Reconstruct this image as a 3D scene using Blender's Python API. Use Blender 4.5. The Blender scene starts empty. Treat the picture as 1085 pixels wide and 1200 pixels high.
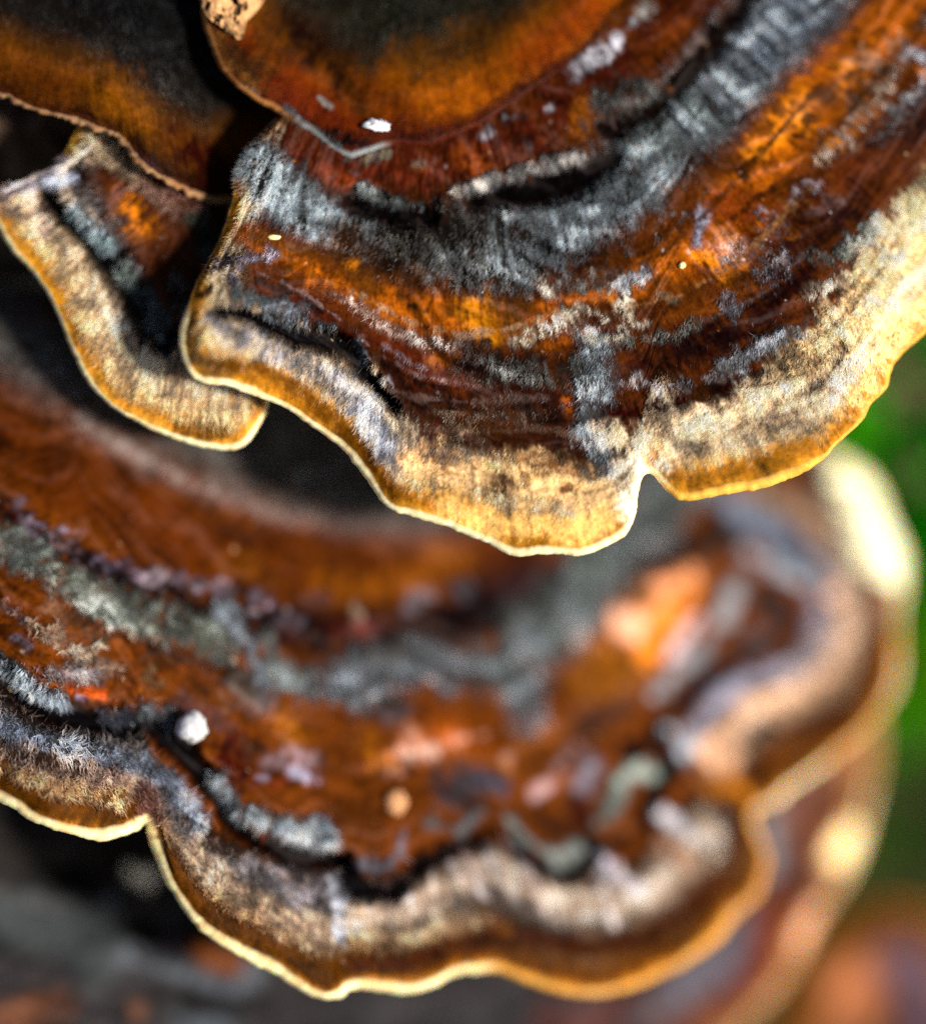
import bpy, math, random
import numpy as np

# ------------------------------------------------------------------ camera, light, exposure
# Everything is laid out in millimetre-like units: 1 unit = 0.05 mm (a macro photograph 54 mm wide).
UNIT = 0.05e-3
LENS_DIST = 0.30                      # metres from lens to the sharpest plane
PITCH = math.radians(45)
FWD = np.array([0.0, math.cos(PITCH), -math.sin(PITCH)])
UPV = np.array([0.0, math.sin(PITCH), math.cos(PITCH)])
RGT = np.array([1.0, 0.0, 0.0])
TARGET = np.array([0.0, 0.0, 0.30])
CAM = TARGET - FWD * LENS_DIST
FOCUS = 30.0                          # units behind the target plane

scene = bpy.context.scene
C = scene.collection
cam = bpy.data.cameras.new('camera')
cam.sensor_fit = 'VERTICAL'
cam.sensor_height = 36.0
cam.lens = 36.0 * LENS_DIST / (1200 * UNIT)
cam.clip_start = 0.01
cam.clip_end = 50.0
cam.dof.use_dof = True
cam.dof.focus_distance = LENS_DIST + FOCUS * UNIT
cam.dof.aperture_fstop = 6.2
cam.dof.aperture_blades = 0
cam_o = bpy.data.objects.new('camera', cam)
C.objects.link(cam_o)
cam_o.location = CAM
cam_o.rotation_euler = (math.pi / 2 - PITCH, 0, 0)
scene.camera = cam_o

SUN_CAM = np.array([0.62, -0.10, 0.78])      # towards the sun: right, up, towards the lens
sd = RGT * SUN_CAM[0] + UPV * SUN_CAM[1] - FWD * SUN_CAM[2]
sd /= np.linalg.norm(sd)
sun_el = math.asin(sd[2])
sun_az = math.atan2(sd[0], sd[1])
world = bpy.data.worlds.new('World')
scene.world = world
world.use_nodes = True
nt = world.node_tree
nt.nodes.clear()
wo = nt.nodes.new('ShaderNodeOutputWorld')
bg = nt.nodes.new('ShaderNodeBackground')
sky = nt.nodes.new('ShaderNodeTexSky')
sky.sky_type = 'NISHITA'
sky.sun_disc = False
sky.sun_elevation = sun_el
sky.sun_rotation = sun_az
bg.inputs[1].default_value = 0.055
nt.links.new(sky.outputs[0], bg.inputs[0])
nt.links.new(bg.outputs[0], wo.inputs[0])
sl = bpy.data.lights.new('sun', 'SUN')
sl.energy = 4.0
sl.angle = math.radians(7)
sl.color = (1.0, 0.93, 0.82)
so = bpy.data.objects.new('sun', sl)
C.objects.link(so)
from mathutils import Vector
so.rotation_euler = Vector(sd).to_track_quat('Z', 'Y').to_euler()
so.location = (0.3, -0.3, 0.7)
vs = scene.view_settings
vs.view_transform = 'Standard'
vs.look = 'None'
vs.exposure = 0.8
vs.gamma = 1.0
scene.render.film_transparent = False
scene.cycles.max_bounces = 6
scene.cycles.use_denoising = False

# ------------------------------------------------------------------ helpers
rng = np.random.default_rng(11)
TAB = rng.random((256, 256))

def vnoise(x, y, s=0):
    x = np.asarray(x, float) + s * 17.31
    y = np.asarray(y, float) + s * 9.77
    xi = np.floor(x).astype(np.int64); yi = np.floor(y).astype(np.int64)
    fx = x - xi; fy = y - yi
    fx = fx * fx * (3 - 2 * fx); fy = fy * fy * (3 - 2 * fy)
    a = TAB[xi & 255, yi & 255]; b = TAB[(xi + 1) & 255, yi & 255]
    c = TAB[xi & 255, (yi + 1) & 255]; d = TAB[(xi + 1) & 255, (yi + 1) & 255]
    return ((a * (1 - fx) + b * fx) * (1 - fy) + (c * (1 - fx) + d * fx) * fy) * 2 - 1

def fbm(x, y, s=0, o=4):
    t = 0; a = 0.5
    for i in range(o):
        t = t + a * vnoise(x * 2 ** i, y * 2 ** i, s + i * 3); a *= 0.55
    return t

def at(x, y, d):
    """traced position and distance -> point in the place"""
    x, y, d = np.broadcast_arrays(np.asarray(x, float), np.asarray(y, float), np.asarray(d, float))
    z = LENS_DIST + d * UNIT
    k = z / LENS_DIST * UNIT
    return (CAM + np.multiply.outer((x - 542.5) * k, RGT) + np.multiply.outer((600 - y) * k, UPV)
            + np.multiply.outer(z, FWD))

def lin(c):
    c = np.asarray(c, float) / 255.0
    return np.where(c <= 0.04045, c / 12.92, ((c + 0.055) / 1.055) ** 2.4)

def sstep(a, b, x):
    t = np.clip((x - a) / (b - a + 1e-9), 0, 1)
    return t * t * (3 - 2 * t)

def spline(pts, n):
    p = np.array([q[:2] for q in pts], float)
    p = np.vstack([2 * p[0] - p[1], p, 2 * p[-1] - p[-2]])
    out = []
    for i in range(1, len(p) - 2):
        t = np.linspace(0, 1, 24, endpoint=False)[:, None]
        a, b, c, d = p[i - 1], p[i], p[i + 1], p[i + 2]
        out.append(0.5 * (2 * b + (c - a) * t + (2 * a - 5 * b + 4 * c - d) * t ** 2 + (3 * b - a - 3 * c + d) * t ** 3))
    out.append(p[-2][None])
    q = np.vstack(out)
    s = np.concatenate([[0], np.cumsum(np.hypot(*np.diff(q, axis=0).T))])
    u = np.linspace(0, s[-1], n)
    return np.stack([np.interp(u, s, q[:, 0]), np.interp(u, s, q[:, 1])], 1)

def gsm(a, sig):
    if sig < 0.3: return a.copy()
    r = int(3 * sig) + 1
    k = np.exp(-0.5 * (np.arange(-r, r + 1) / sig) ** 2); k /= k.sum()
    out = np.empty_like(a)
    for j in range(a.shape[1]):
        col = a[:, j]
        e = np.concatenate([2 * col[0] - col[r:0:-1], col, 2 * col[-1] - col[-2:-r - 2:-1]])
        out[:, j] = np.convolve(e, k, 'valid')
    return out

def mesh_obj(name, verts, faces, mat, parent=None, smooth=True, colors=None, attr=None):
    """verts (n,3) world metres, faces (m,3|4) int or list of such"""
    me = bpy.data.meshes.new(name)
    verts = np.asarray(verts, np.float32).reshape(-1, 3)
    groups = faces if isinstance(faces, list) else [faces]
    groups = [np.asarray(g, np.int32) for g in groups if len(g)]
    me.vertices.add(len(verts))
    me.vertices.foreach_set('co', verts.ravel())
    nl = sum(g.size for g in groups); npoly = sum(len(g) for g in groups)
    me.loops.add(nl); me.polygons.add(npoly)
    me.loops.foreach_set('vertex_index', np.concatenate([g.ravel() for g in groups]))
    starts = []; o = 0
    for g in groups:
        starts.append(o + np.arange(len(g)) * g.shape[1]); o += g.size
    me.polygons.foreach_set('loop_start', np.concatenate(starts).astype(np.int32))
    me.polygons.foreach_set('use_smooth', np.full(npoly, smooth))
    if colors is not None:
        ca = me.color_attributes.new('pigment', 'FLOAT_COLOR', 'POINT')
        cc = np.ones((len(verts), 4), np.float32); cc[:, :3] = np.asarray(colors).reshape(-1, 3)
        ca.data.foreach_set('color', cc.ravel())
    for k, v in (attr or {}).items():
        fa = me.attributes.new(k, 'FLOAT', 'POINT')
        fa.data.foreach_set('value', np.asarray(v, np.float32).ravel())
    me.update(calc_edges=True)
    me.materials.append(mat)
    ob = bpy.data.objects.new(name, me)
    C.objects.link(ob)
    if parent is not None:
        ob.parent = parent
        ob.matrix_parent_inverse = parent.matrix_basis.inverted()
    return ob

def grid_faces(nu, nv, off=0):
    i = np.arange(nu - 1)[:, None] * nv + np.arange(nv - 1)[None]
    return np.stack([i, i + nv, i + nv + 1, i + 1], -1).reshape(-1, 4) + off

def tag(o, label=None, cat=None, group=None, kind=None):
    if label: o['label'] = label
    if cat: o['category'] = cat
    if group: o['group'] = group
    if kind: o['kind'] = kind
    return o

def empty(name, loc):
    o = bpy.data.objects.new(name, None)
    o.location = loc
    o.empty_display_size = 0.005
    C.objects.link(o)
    return o

# ------------------------------------------------------------------ materials
def new_mat(name):
    m = bpy.data.materials.new(name); m.use_nodes = True
    n = m.node_tree; n.nodes.clear()
    return m, n, n.nodes.new('ShaderNodeOutputMaterial')

def N(n, t, **kw):
    d = n.nodes.new(t)
    for k, v in kw.items(): setattr(d, k, v)
    return d

def fungus_mat(name, rough, spec, bump, sss_scale, sheen=0.0, grain=0.25):
    m, n, out = new_mat(name)
    p = N(n, 'ShaderNodeBsdfPrincipled')
    a = N(n, 'ShaderNodeAttribute', attribute_name='pigment')
    tc = N(n, 'ShaderNodeTexCoord')
    no = N(n, 'ShaderNodeTexNoise'); no.inputs['Scale'].default_value = 9000; no.inputs['Detail'].default_value = 3
    n2 = N(n, 'ShaderNodeTexNoise'); n2.inputs['Scale'].default_value = 2600; n2.inputs['Detail'].default_value = 4
    n.links.new(tc.outputs['Object'], no.inputs['Vector']); n.links.new(tc.outputs['Object'], n2.inputs['Vector'])
    mr = N(n, 'ShaderNodeMapRange')
    mr.inputs[1].default_value = 0.3; mr.inputs[2].default_value = 0.7
    mr.inputs[3].default_value = 1 - grain; mr.inputs[4].default_value = 1 + grain
    n.links.new(n2.outputs[0], mr.inputs[0])
    vm = N(n, 'ShaderNodeVectorMath', operation='SCALE')
    n.links.new(a.outputs['Color'], vm.inputs[0]); n.links.new(mr.outputs[0], vm.inputs['Scale'])
    n.links.new(vm.outputs[0], p.inputs['Base Color'])
    p.inputs['Roughness'].default_value = rough
    p.inputs['Specular IOR Level'].default_value = spec
    p.inputs['Sheen Weight'].default_value = sheen
    s = N(n, 'ShaderNodeAttribute', attribute_name='translucency')
    n.links.new(s.outputs['Fac'], p.inputs['Subsurface Weight'])
    p.inputs['Subsurface Radius'].default_value = (1.0, 0.45, 0.12)
    p.inputs['Subsurface Scale'].default_value = sss_scale
    b = N(n, 'ShaderNodeBump'); b.inputs['Strength'].default_value = bump; b.inputs['Distance'].default_value = 5e-5
    n.links.new(no.outputs[0], b.inputs['Height']); n.links.new(b.outputs[0], p.inputs['Normal'])
    n.links.new(p.outputs[0], out.inputs[0])
    return m

M_CAP = fungus_mat('velvety_cap', 0.5, 0.02, 0.5, 3e-4)
M_RIM = fungus_mat('cream_margin', 0.6, 0.12, 0.35, 6e-4, grain=0.10)
M_PORE = fungus_mat('pale_pores', 0.85, 0.1, 0.8, 4e-4, grain=0.2)

def hair_mat():
    m, n, out = new_mat('fine_hair')
    a = N(n, 'ShaderNodeAttribute', attribute_name='pigment')
    d = N(n, 'ShaderNodeBsdfDiffuse'); t = N(n, 'ShaderNodeBsdfTranslucent'); g = N(n, 'ShaderNodeBsdfGlossy')
    g.inputs['Roughness'].default_value = 0.4
    g.inputs['Color'].default_value = (0.8, 0.85, 0.95, 1)
    n.links.new(a.outputs['Color'], d.inputs[0]); n.links.new(a.outputs['Color'], t.inputs[0])
    m1 = N(n, 'ShaderNodeMixShader'); m1.inputs[0].default_value = 0.42
    n.links.new(d.outputs[0], m1.inputs[1]); n.links.new(t.outputs[0], m1.inputs[2])
    m2 = N(n, 'ShaderNodeMixShader'); m2.inputs[0].default_value = 0.03
    n.links.new(m1.outputs[0], m2.inputs[1]); n.links.new(g.outputs[0], m2.inputs[2])
    n.links.new(m2.outputs[0], out.inputs[0])
    return m
M_HAIR = hair_mat()

def noise_mat(name, cols, scale, rough=0.85, bump=0.6, dist=1e-4, spec=0.2):
    m, n, out = new_mat(name)
    p = N(n, 'ShaderNodeBsdfPrincipled'); tc = N(n, 'ShaderNodeTexCoord')
    no = N(n, 'ShaderNodeTexNoise'); no.inputs['Scale'].default_value = scale; no.inputs['Detail'].default_value = 6
    cr = N(n, 'ShaderNodeValToRGB')
    e = cr.color_ramp.elements
    while len(e) < len(cols): e.new(0.5)
    for i, c in enumerate(cols):
        e[i].position = 0.3 + 0.4 * i / max(1, len(cols) - 1)
        e[i].color = (*lin(c), 1)
    n.links.new(tc.outputs['Object'], no.inputs['Vector']); n.links.new(no.outputs[0], cr.inputs[0])
    n.links.new(cr.outputs[0], p.inputs['Base Color'])
    p.inputs['Roughness'].default_value = rough; p.inputs['Specular IOR Level'].default_value = spec
    b = N(n, 'ShaderNodeBump'); b.inputs['Strength'].default_value = bump; b.inputs['Distance'].default_value = dist
    n.links.new(no.outputs[0], b.inputs['Height']); n.links.new(b.outputs[0], p.inputs['Normal'])
    n.links.new(p.outputs[0], out.inputs[0])
    return m

# ------------------------------------------------------------------ log, moss, ground behind
A_, B_ = 0.35, 0.60
NRM = np.array([A_, B_, -1.0]); NRM /= np.linalg.norm(NRM)
AX = np.array([1.0, 0.0, A_]); AX /= np.linalg.norm(AX)
TN = np.cross(NRM, AX)
if TN[1] < 0: TN = -TN
LOGR = 1500.0
P0 = np.array([450.0, 300.0, 480.0])
LC = P0 - NRM * LOGR

def ortho(p):
    p = np.asarray(p, float)
    return (TARGET + np.multiply.outer((p[..., 0] - 542.5) * UNIT, RGT) + np.multiply.outer((600 - p[..., 1]) * UNIT, UPV)
            + np.multiply.outer(p[..., 2] * UNIT, FWD))

def log_pt(t, ph, r=0):
    t, ph, r = np.broadcast_arrays(t, ph, r)
    return (LC + np.multiply.outer(t, AX) + (LOGR + r)[..., None] * (np.cos(ph)[..., None] * NRM + np.sin(ph)[..., None] * TN))

def log_relief(t, ph):
    q = ph * LOGR
    cr = np.abs(fbm(t / 420, q / 150, 5, 4))
    return 60 * fbm(t / 500, q / 400, 2, 3) - 55 * np.exp(-(cr / 0.06) ** 2) + 14 * fbm(t / 40, q / 30, 8, 3)

def build_log():
    root = empty('fallen_log', ortho(log_pt(0.0, 0.0, -LOGR)))
    tag(root, 'rough brown log behind the brackets, mossy on one side', 'log')
    t = np.linspace(-4200, 4800, 300)[:, None]; ph = np.linspace(-math.pi, math.pi, 420)[None]
    p = ortho(log_pt(t, ph, log_relief(t, ph)))
    m = noise_mat('bark', [(30, 20, 15), (70, 50, 38), (110, 90, 75)], 900, dist=3e-4)
    mesh_obj('bark', p.reshape(-1, 3), grid_faces(300, 420), m, root)
    mw = noise_mat('end_grain', [(120, 90, 60), (165, 130, 90)], 300, dist=2e-4)
    for t0 in (-4200.0, 4800.0):
        k = 48; rr = np.linspace(0, 1, 8)[:, None]; an = np.linspace(-math.pi, math.pi, k)[None]
        q = LC + AX * t0 + (LOGR + 10) * rr[..., None] * (np.cos(an)[..., None] * NRM + np.sin(an)[..., None] * TN)
        mesh_obj('cut_end', ortho(q).reshape(-1, 3), grid_faces(8, k), mw, root)
    return root
build_log()

def build_moss():
    mm, n, out = new_mat('moss_leaf')
    a = N(n, 'ShaderNodeAttribute', attribute_name='pigment')
    d = N(n, 'ShaderNodeBsdfDiffuse'); tr = N(n, 'ShaderNodeBsdfTranslucent'); mx = N(n, 'ShaderNodeMixShader')
    mx.inputs[0].default_value = 0.35
    n.links.new(a.outputs['Color'], d.inputs[0]); n.links.new(a.outputs['Color'], tr.inputs[0])
    n.links.new(d.outputs[0], mx.inputs[1]); n.links.new(tr.outputs[0], mx.inputs[2]); n.links.new(mx.outputs[0], out.inputs[0])
    k = 26000
    t = rng.uniform(100, 2200, k); ph = rng.uniform(-0.35, 1.1, k)
    q = ph * LOGR
    dens = fbm(t / 260, q / 260, 31, 3)
    keep = dens > -0.22
    t, ph, q, dens = t[keep], ph[keep], q[keep], dens[keep]
    k = len(t)
    lift = log_relief(t, ph) + 70 * np.clip(dens + 0.22, 0, 0.6) * rng.uniform(0.2, 1.2, k)
    base = log_pt(t, ph, lift)
    nn = np.cos(ph)[:, None] * NRM + np.sin(ph)[:, None] * TN
    dirv = nn * 0.8 + rng.normal(0, 0.55, (k, 3)); dirv /= np.linalg.norm(dirv, axis=1)[:, None]
    side = np.cross(dirv, rng.normal(0, 1, (k, 3))); side /= np.linalg.norm(side, axis=1)[:, None]
    L = rng.uniform(25, 55, k)[:, None]; w = rng.uniform(5, 10, k)[:, None]
    bend = rng.normal(0, 0.25, (k, 3)) * L
    v = np.stack([base - side * w * .5, base + side * w * .5, base + dirv * L * .5 + side * w, base + dirv * L * .5 - side * w, base + dirv * L + bend], 1)
    i = np.arange(k)[:, None] * 5
    tone = np.clip(0.55 + 0.9 * fbm(t / 150, q / 150, 44, 2) + rng.normal(0, 0.15, k), 0.08, 1.3)[:, None]
    col = lin((20, 150, 6)) * tone + lin((110, 160, 10)) * np.clip(fbm(t / 300, q / 300, 51, 2), 0, 1)[:, None]
    ob = mesh_obj('moss', ortho(v).reshape(-1, 3), [i + np.array([0, 1, 2, 3]), i + np.array([3, 2, 4])], mm, None, True, np.repeat(col, 5, 0))
    tag(ob, 'bright green moss growing on the log behind the brackets', 'moss', kind='stuff')
build_moss()

gz = float((ortho(LC) - np.array([0, 0, LOGR * UNIT]))[2]) - 0.03
gx = np.linspace(-1, 1, 160); GX, GY = np.meshgrid(np.sign(gx) * np.abs(gx) ** 3 * 20, np.sign(gx) * np.abs(gx) ** 3 * 20, indexing='ij')
gzv = gz + 0.01 * fbm(GX * 8, GY * 8, 3, 4)
g = mesh_obj('ground', np.stack([GX, GY, gzv], -1).reshape(-1, 3), grid_faces(160, 160),
             noise_mat('forest_floor', [(25, 22, 14), (50, 60, 20), (95, 65, 35)], 60, dist=5e-3))
tag(g, kind='structure')

# ------------------------------------------------------------------ a bracket (shelf) of the fungus
def seg_dist(x, y, pts, w):
    """distance to a polyline divided into (distance, local half-width)"""
    best = np.full(x.shape, 1e9); bw = np.full(x.shape, 1.0); bd = np.full(x.shape, 1e9)
    P = [(p[0], p[1], p[2] if len(p) > 2 else w) for p in pts]
    if len(P) == 1: P = P * 2
    for (x0, y0, w0), (x1, y1, w1) in zip(P[:-1], P[1:]):
        dx, dy = x1 - x0, y1 - y0
        l2 = dx * dx + dy * dy + 1e-9
        t = np.clip(((x - x0) * dx + (y - y0) * dy) / l2, 0, 1)
        d = np.hypot(x - x0 - t * dx, y - y0 - t * dy)
        ww = w0 + (w1 - w0) * t
        m = d - ww < best
        best = np.where(m, d - ww, best); bw = np.where(m, ww, bw); bd = np.where(m, d, bd)
    return bd, bw

def St(pts, w, col, s=0.6, j=0.6, a=1.0, h=0.0, r=None, hc=None, hl=None, m=0.45):
    return dict(pts=pts, w=w, col=col, s=s, j=j, a=a, h=h, r=r, hc=hc, hl=hl, m=m)

SPR = random.Random(5)
def Sp(pts, spread, n, w0, w1, cols, **kw):
    """many small ragged flecks scattered along a line"""
    out = []
    P = np.array(pts, float)
    L = np.concatenate([[0], np.cumsum(np.hypot(*np.diff(P, axis=0).T))])
    for _ in range(n):
        t = SPR.uniform(0, L[-1])
        x = np.interp(t, L, P[:, 0]) + SPR.gauss(0, spread * .5); y = np.interp(t, L, P[:, 1]) + SPR.gauss(0, spread * .5)
        w = w0 + (w1 - w0) * SPR.random() ** 2
        a = SPR.uniform(0, 6.3); q = SPR.uniform(.3, 1.6) * w
        o = dict(s=.8, j=1.1, a=SPR.uniform(.45, .95), m=.3); o.update(kw)
        if o.get('r') is not None: o['r'] = o['r'] * SPR.uniform(.5, 1)
        out.append(St([(x - q * math.cos(a), y - q * math.sin(a) * .6), (x + q * math.cos(a), y + q * math.sin(a) * .6)], w, SPR.choice(cols), **o))
    return out

def bracket(label, margin, inner, depth, center, zones, strokes, nu=420, nv=220, rimw=11, thick=26,
            rimcol=(250, 222, 160), rim_strokes=(), nhair=0, hairlen=10, hairw=1.1, seed=1, relief=5.0, gain=1.0,
            curve=0.0, root_d=260.0, wob=1.0, rimbump=1.0, edge_d=10.0, hgain=1.0, flecks=0, mott_x=9999, rim_scale=(), hair_x=None, under=.25, lines_amt=1.0):
    R = np.random.default_rng(seed)
    out = spline(margin, nu)
    s = np.concatenate([[0], np.cumsum(np.hypot(*np.diff(out, axis=0).T))])
    tg = np.gradient(out, axis=0); tg = gsm(tg, 2.0); tg /= np.linalg.norm(tg, axis=1)[:, None]
    nr = np.stack([tg[:, 1], -tg[:, 0]], 1)
    cen = np.array(center, float)
    if np.mean(np.sum(nr * (out - np.asarray(inner, float).mean(0)), 1)) < 0: nr = -nr
    out = out + nr * (wob * (1.6 * fbm(s / 26, s * 0, seed, 3) + 0.9 * fbm(s / 7, s * 0, seed + 4, 2)))[:, None]
    rw = rimw * np.clip(1 + 0.55 * fbm(s / 70, s * 0, seed + 9, 3) + 0.5 * fbm(s / 240, s * 0, seed + 11, 2), .45, 1.7)
    for st in rim_scale:
        d, w = seg_dist(out[:, 0], out[:, 1], st[0], st[1])
        rw = rw * (1 + (st[2] - 1) * (1 - sstep(w * .5, w, d)))
    top = out - nr * rw[:, None]
    inn = spline(inner, nu)
    # loft from the inner curve to the margin, the margin's notches dying out inwards
    sigs = [0, 3, 8, 18, 40]
    lev = np.stack([gsm(top, q) for q in sigs], 0)
    v = np.linspace(0, 1, nv) ** 0.92
    lv = np.clip((1 - v) * 6.0, 0, len(sigs) - 1.001)
    X = np.empty((nu, nv)); Y = np.empty((nu, nv))
    for k in range(nv):
        i0 = int(lv[k]); f = lv[k] - i0
        mk = lev[i0] * (1 - f) + lev[i0 + 1] * f
        q = inn * (1 - v[k]) + mk * v[k]
        X[:, k] = q[:, 0]; Y[:, k] = q[:, 1]
    m = np.hypot(X - top[:, 0][:, None], Y - top[:, 1][:, None])
    ang = np.arctan2(Y - cen[1], X - cen[0]); rad = np.hypot(X - cen[0], Y - cen[1])
    aq = ang * np.median(rad[:, -1])
    # pigment
    mq = m + 7 * fbm(aq / 30, rad / 60, seed + 20, 3) + 3.0 * fbm(aq / 4.5, rad / 40, seed + 21, 2)
    zx = [z[0] for z in zones]
    col = np.stack([np.interp(mq, zx, [lin(z[1])[c] for z in zones]) for c in range(3)], -1)
    hair = np.interp(mq, zx, [z[2] for z in zones])
    hcol = np.stack([np.interp(mq, zx, [lin(z[3] if len(z) > 3 else z[1])[c] for z in zones]) for c in range(3)], -1)
    hlen = np.full(X.shape, float(hairlen))
    H = np.zeros(X.shape)
    jn1 = fbm(aq / 14, rad / 26, seed + 30, 3); jn2 = fbm(aq / 3.2, rad / 30, seed + 33, 2); jn3 = fbm(X / 45, Y / 45, seed + 37, 3)
    jitter = 1.1 * jn1 + 0.8 * jn2 + 1.3 * jn3 + 0.9 * fbm(X / 9, Y / 9, seed + 39, 3)
    mott = fbm(aq / 6, rad / 12, seed + 41, 3) + 0.7 * fbm(X / 22, Y / 22, seed + 43, 3)
    if hair_x: hair = hair * (1 - 0.8 * sstep(hair_x, hair_x + 200, X))
    rank = lambda q: 1 if q['h'] < -10 else (2 if q['h'] >= 4 and q['w'] < 20 else 0)
    for k, st in enumerate(sorted(strokes, key=rank)):
        P = np.array([[p[0], p[1]] for p in st['pts']]); wm = max([st['w']] + [p[2] for p in st['pts'] if len(p) > 2])
        pad = wm * 2.4 + 12
        bb = (X > P[:, 0].min() - pad) & (X < P[:, 0].max() + pad) & (Y > P[:, 1].min() - pad) & (Y < P[:, 1].max() + pad)
        if not bb.any(): continue
        if P[:, 0].mean() > mott_x:
            if st['h'] < -10: st = dict(st, s=.8, j=.8, h=st['h'] * .9, w=st['w'] * .75, pts=[(p[0], p[1], (p[2] if len(p) > 2 else st['w']) * .72) for p in st['pts']])
            else:
                c_ = np.array(st['col'], float)
                c_ = np.clip(c_ * (1.06 if c_.max() > 95 else .8 if c_.max() < 75 else 1), 0, 255)
                st = dict(st, s=min(st['s'], .7), j=min(st['j'], .6), col=tuple(c_))
        d, w = seg_dist(X[bb], Y[bb], st['pts'], st['w'])
        jamp = st['j'] * np.minimum(w, 26) + 1.0 * (st['j'] > 0)
        if st['h'] < -10: w = w * 1.3
        dd = d + jamp * jitter[bb]
        f = (1 - sstep(w * (1 - st['s']), w * (1 + st['s'] * 0.7), dd)) * st['a']
        f = f * (1 - (0 if st['h'] < -5 else st['m'] * np.clip((mott_x - X[bb]) / 150, 0, 1)) * sstep(0.02, 0.4, mott[bb]))
        fc = f[:, None]
        col[bb] = col[bb] * (1 - fc) + lin(st['col']) * fc
        if st['r'] is not None:
            hair[bb] = hair[bb] * (1 - f) + st['r'] * f
            hc = lin(st['hc'] if st['hc'] else st['col'])
            hcol[bb] = hcol[bb] * (1 - fc) + hc * fc
            if st['hl']: hlen[bb] = hlen[bb] * (1 - f) + st['hl'] * f
        if st['h']: H[bb] += st['h'] * f
    warp = 6 * fbm(X / 50, Y / 50, seed + 48, 2)
    if flecks:
        fi = R.integers(0, X.size, flecks)
        for q in fi:
            fx, fy = X.flat[q], Y.flat[q]
            if m.flat[q] < 25 or not (-10 < fx < 1095 and -10 < fy < 1210): continue
            fr = R.uniform(0.8, 2.6)
            bb = np.nonzero((np.abs(X - fx) < fr * 2.2) & (np.abs(Y - fy) < fr * 2.2))
            ff = (1 - sstep(fr * .5, fr * 1.3, np.hypot(X[bb] - fx, Y[bb] - fy) + fr * .8 * jn2[bb])) * R.uniform(.3, .9)
            tint = lin([(190, 185, 185), (205, 170, 130), (20, 8, 6), (200, 110, 25)][R.integers(0, 4)])
            col[bb] = col[bb] * (1 - ff[:, None]) + tint * ff[:, None]
    streak = fbm((aq + warp) / 11, rad / 38, seed + 50, 4)
    blotch = fbm(X / 30, Y / 30, seed + 55, 4)
    col[..., 1] *= 1 + 0.22 * sstep(2.5, 4.5, col[..., 0] / (col[..., 1] + 1e-4)) * sstep(.02, .12, col[..., 0])
    lum = col @ np.array([0.3, 0.6, 0.1])
    lines = fbm(aq / 150, (m + 10 * fbm(aq / 60, rad / 90, seed + 46, 3)) / 13.0, seed + 57, 3)
    silk = fbm(aq / 2.6, rad / 55, seed + 59, 2)
    inner_ = sstep(25, 70, m)
    pale = sstep(.12, .45, lines) * inner_ * .16 * lines_amt
    col = col * (1 - pale[..., None]) + (0.5 * col + 0.5 * lin((150, 140, 135))) * pale[..., None]
    hcol = hcol * np.clip(1 + .9 * lines_amt * lines * inner_ + .5 * silk, .4, 1.6)[..., None]
    hair = hair * np.clip(1 + 1.3 * lines_amt * lines * inner_ + .5 * silk, .1, 1.8)
    tone = np.clip(1 + 0.75 * lines_amt * inner_ * lines + 0.4 * silk + 0.38 * streak + (0.6 - 0.4 * sstep(.2, .5, lum)) * blotch + 0.25 * vnoise(X / 2.3, Y / 2.3, seed), 0.25, 1.9)
    hair_cover = sstep(0.0, 0.5, hair)
    col = col * (tone * gain * (0.31 + 0.78 * sstep(0.08, 0.55, lum)))[..., None]
    col = col * (1 - under * hair_cover * (1 - .8 * sstep(.25, .6, hcol[..., 1])))[..., None]  # pigment darker where hair is dense
    # form: drooping edge, ripples, radial folds
    D0 = depth(X, Y)
    H = H + relief * fbm(X / 95, Y / 95, seed + 60, 3) + 0.14 * relief * streak * sstep(0, 30, m) + 1.2 * fbm(X / 6, Y / 6, seed + 62, 2)
    H = H + 1.3 * lines_amt * lines * inner_ + 0.5 * silk
    H = H - edge_d * np.exp(-(m / 14.0) ** 1.3)
    D = D0 - H
    # inner rows dive back into the wood
    Dv = D + root_d * np.exp(-(v / 0.05) ** 1.6)[None]
    top3 = at(X, Y, Dv)
    trl = np.clip(0.75 * np.exp(-m / 28.0), 0, 1)
    base_loc = at(float(inn[nu // 2, 0]), float(inn[nu // 2, 1]), float(Dv[nu // 2, 0]))
    root = empty('bracket_fungus', base_loc)
    tag(root, label, 'bracket fungus', 'overlapping tiers of banded bracket fungus')
    mesh_obj('cap', top3.reshape(-1, 3), grid_faces(nu, nv), M_CAP, root, True, col.reshape(-1, 3), {'translucency': trl})
    # rounded margin
    nk = 11
    th = np.linspace(0, math.pi * 0.97, nk)[None]
    lump = 1 + 0.16 * rimbump * fbm(s / 9, s * 0, seed + 70, 3)[:, None]
    RX = top[:, 0][:, None] + nr[:, 0][:, None] * rw[:, None] * np.sin(th) * np.where(th > 0.6, lump, 1)
    RY = top[:, 1][:, None] + nr[:, 1][:, None] * rw[:, None] * np.sin(th) * np.where(th > 0.6, lump, 1)
    RD = D[:, -1][:, None] + thick * (1 - np.cos(th)) / 2
    rcol = np.tile(lin(rimcol), (nu, nk, 1))
    for st in rim_strokes:
        d, w = seg_dist(RX, RY, st['pts'], st['w'])
        f = ((1 - sstep(w * (1 - st['s']), w * (1 + st['s']), d)) * st['a'])[..., None]
        rcol = rcol * (1 - f) + lin(st['col']) * f
    worn = sstep(.15, .6, fbm(s / 22, s * 0, seed + 73, 3)[:, None] + .35 * vnoise(s[:, None] / 5, th * 2, seed) + .25 * (1 - th / math.pi))[..., None] * .4
    rcol = rcol * (1 - worn) + rcol * np.array([.72, .5, .28]) * worn
    e = (sstep(0, 0.55, th) * np.ones((nu, 1)))[..., None]
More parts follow.
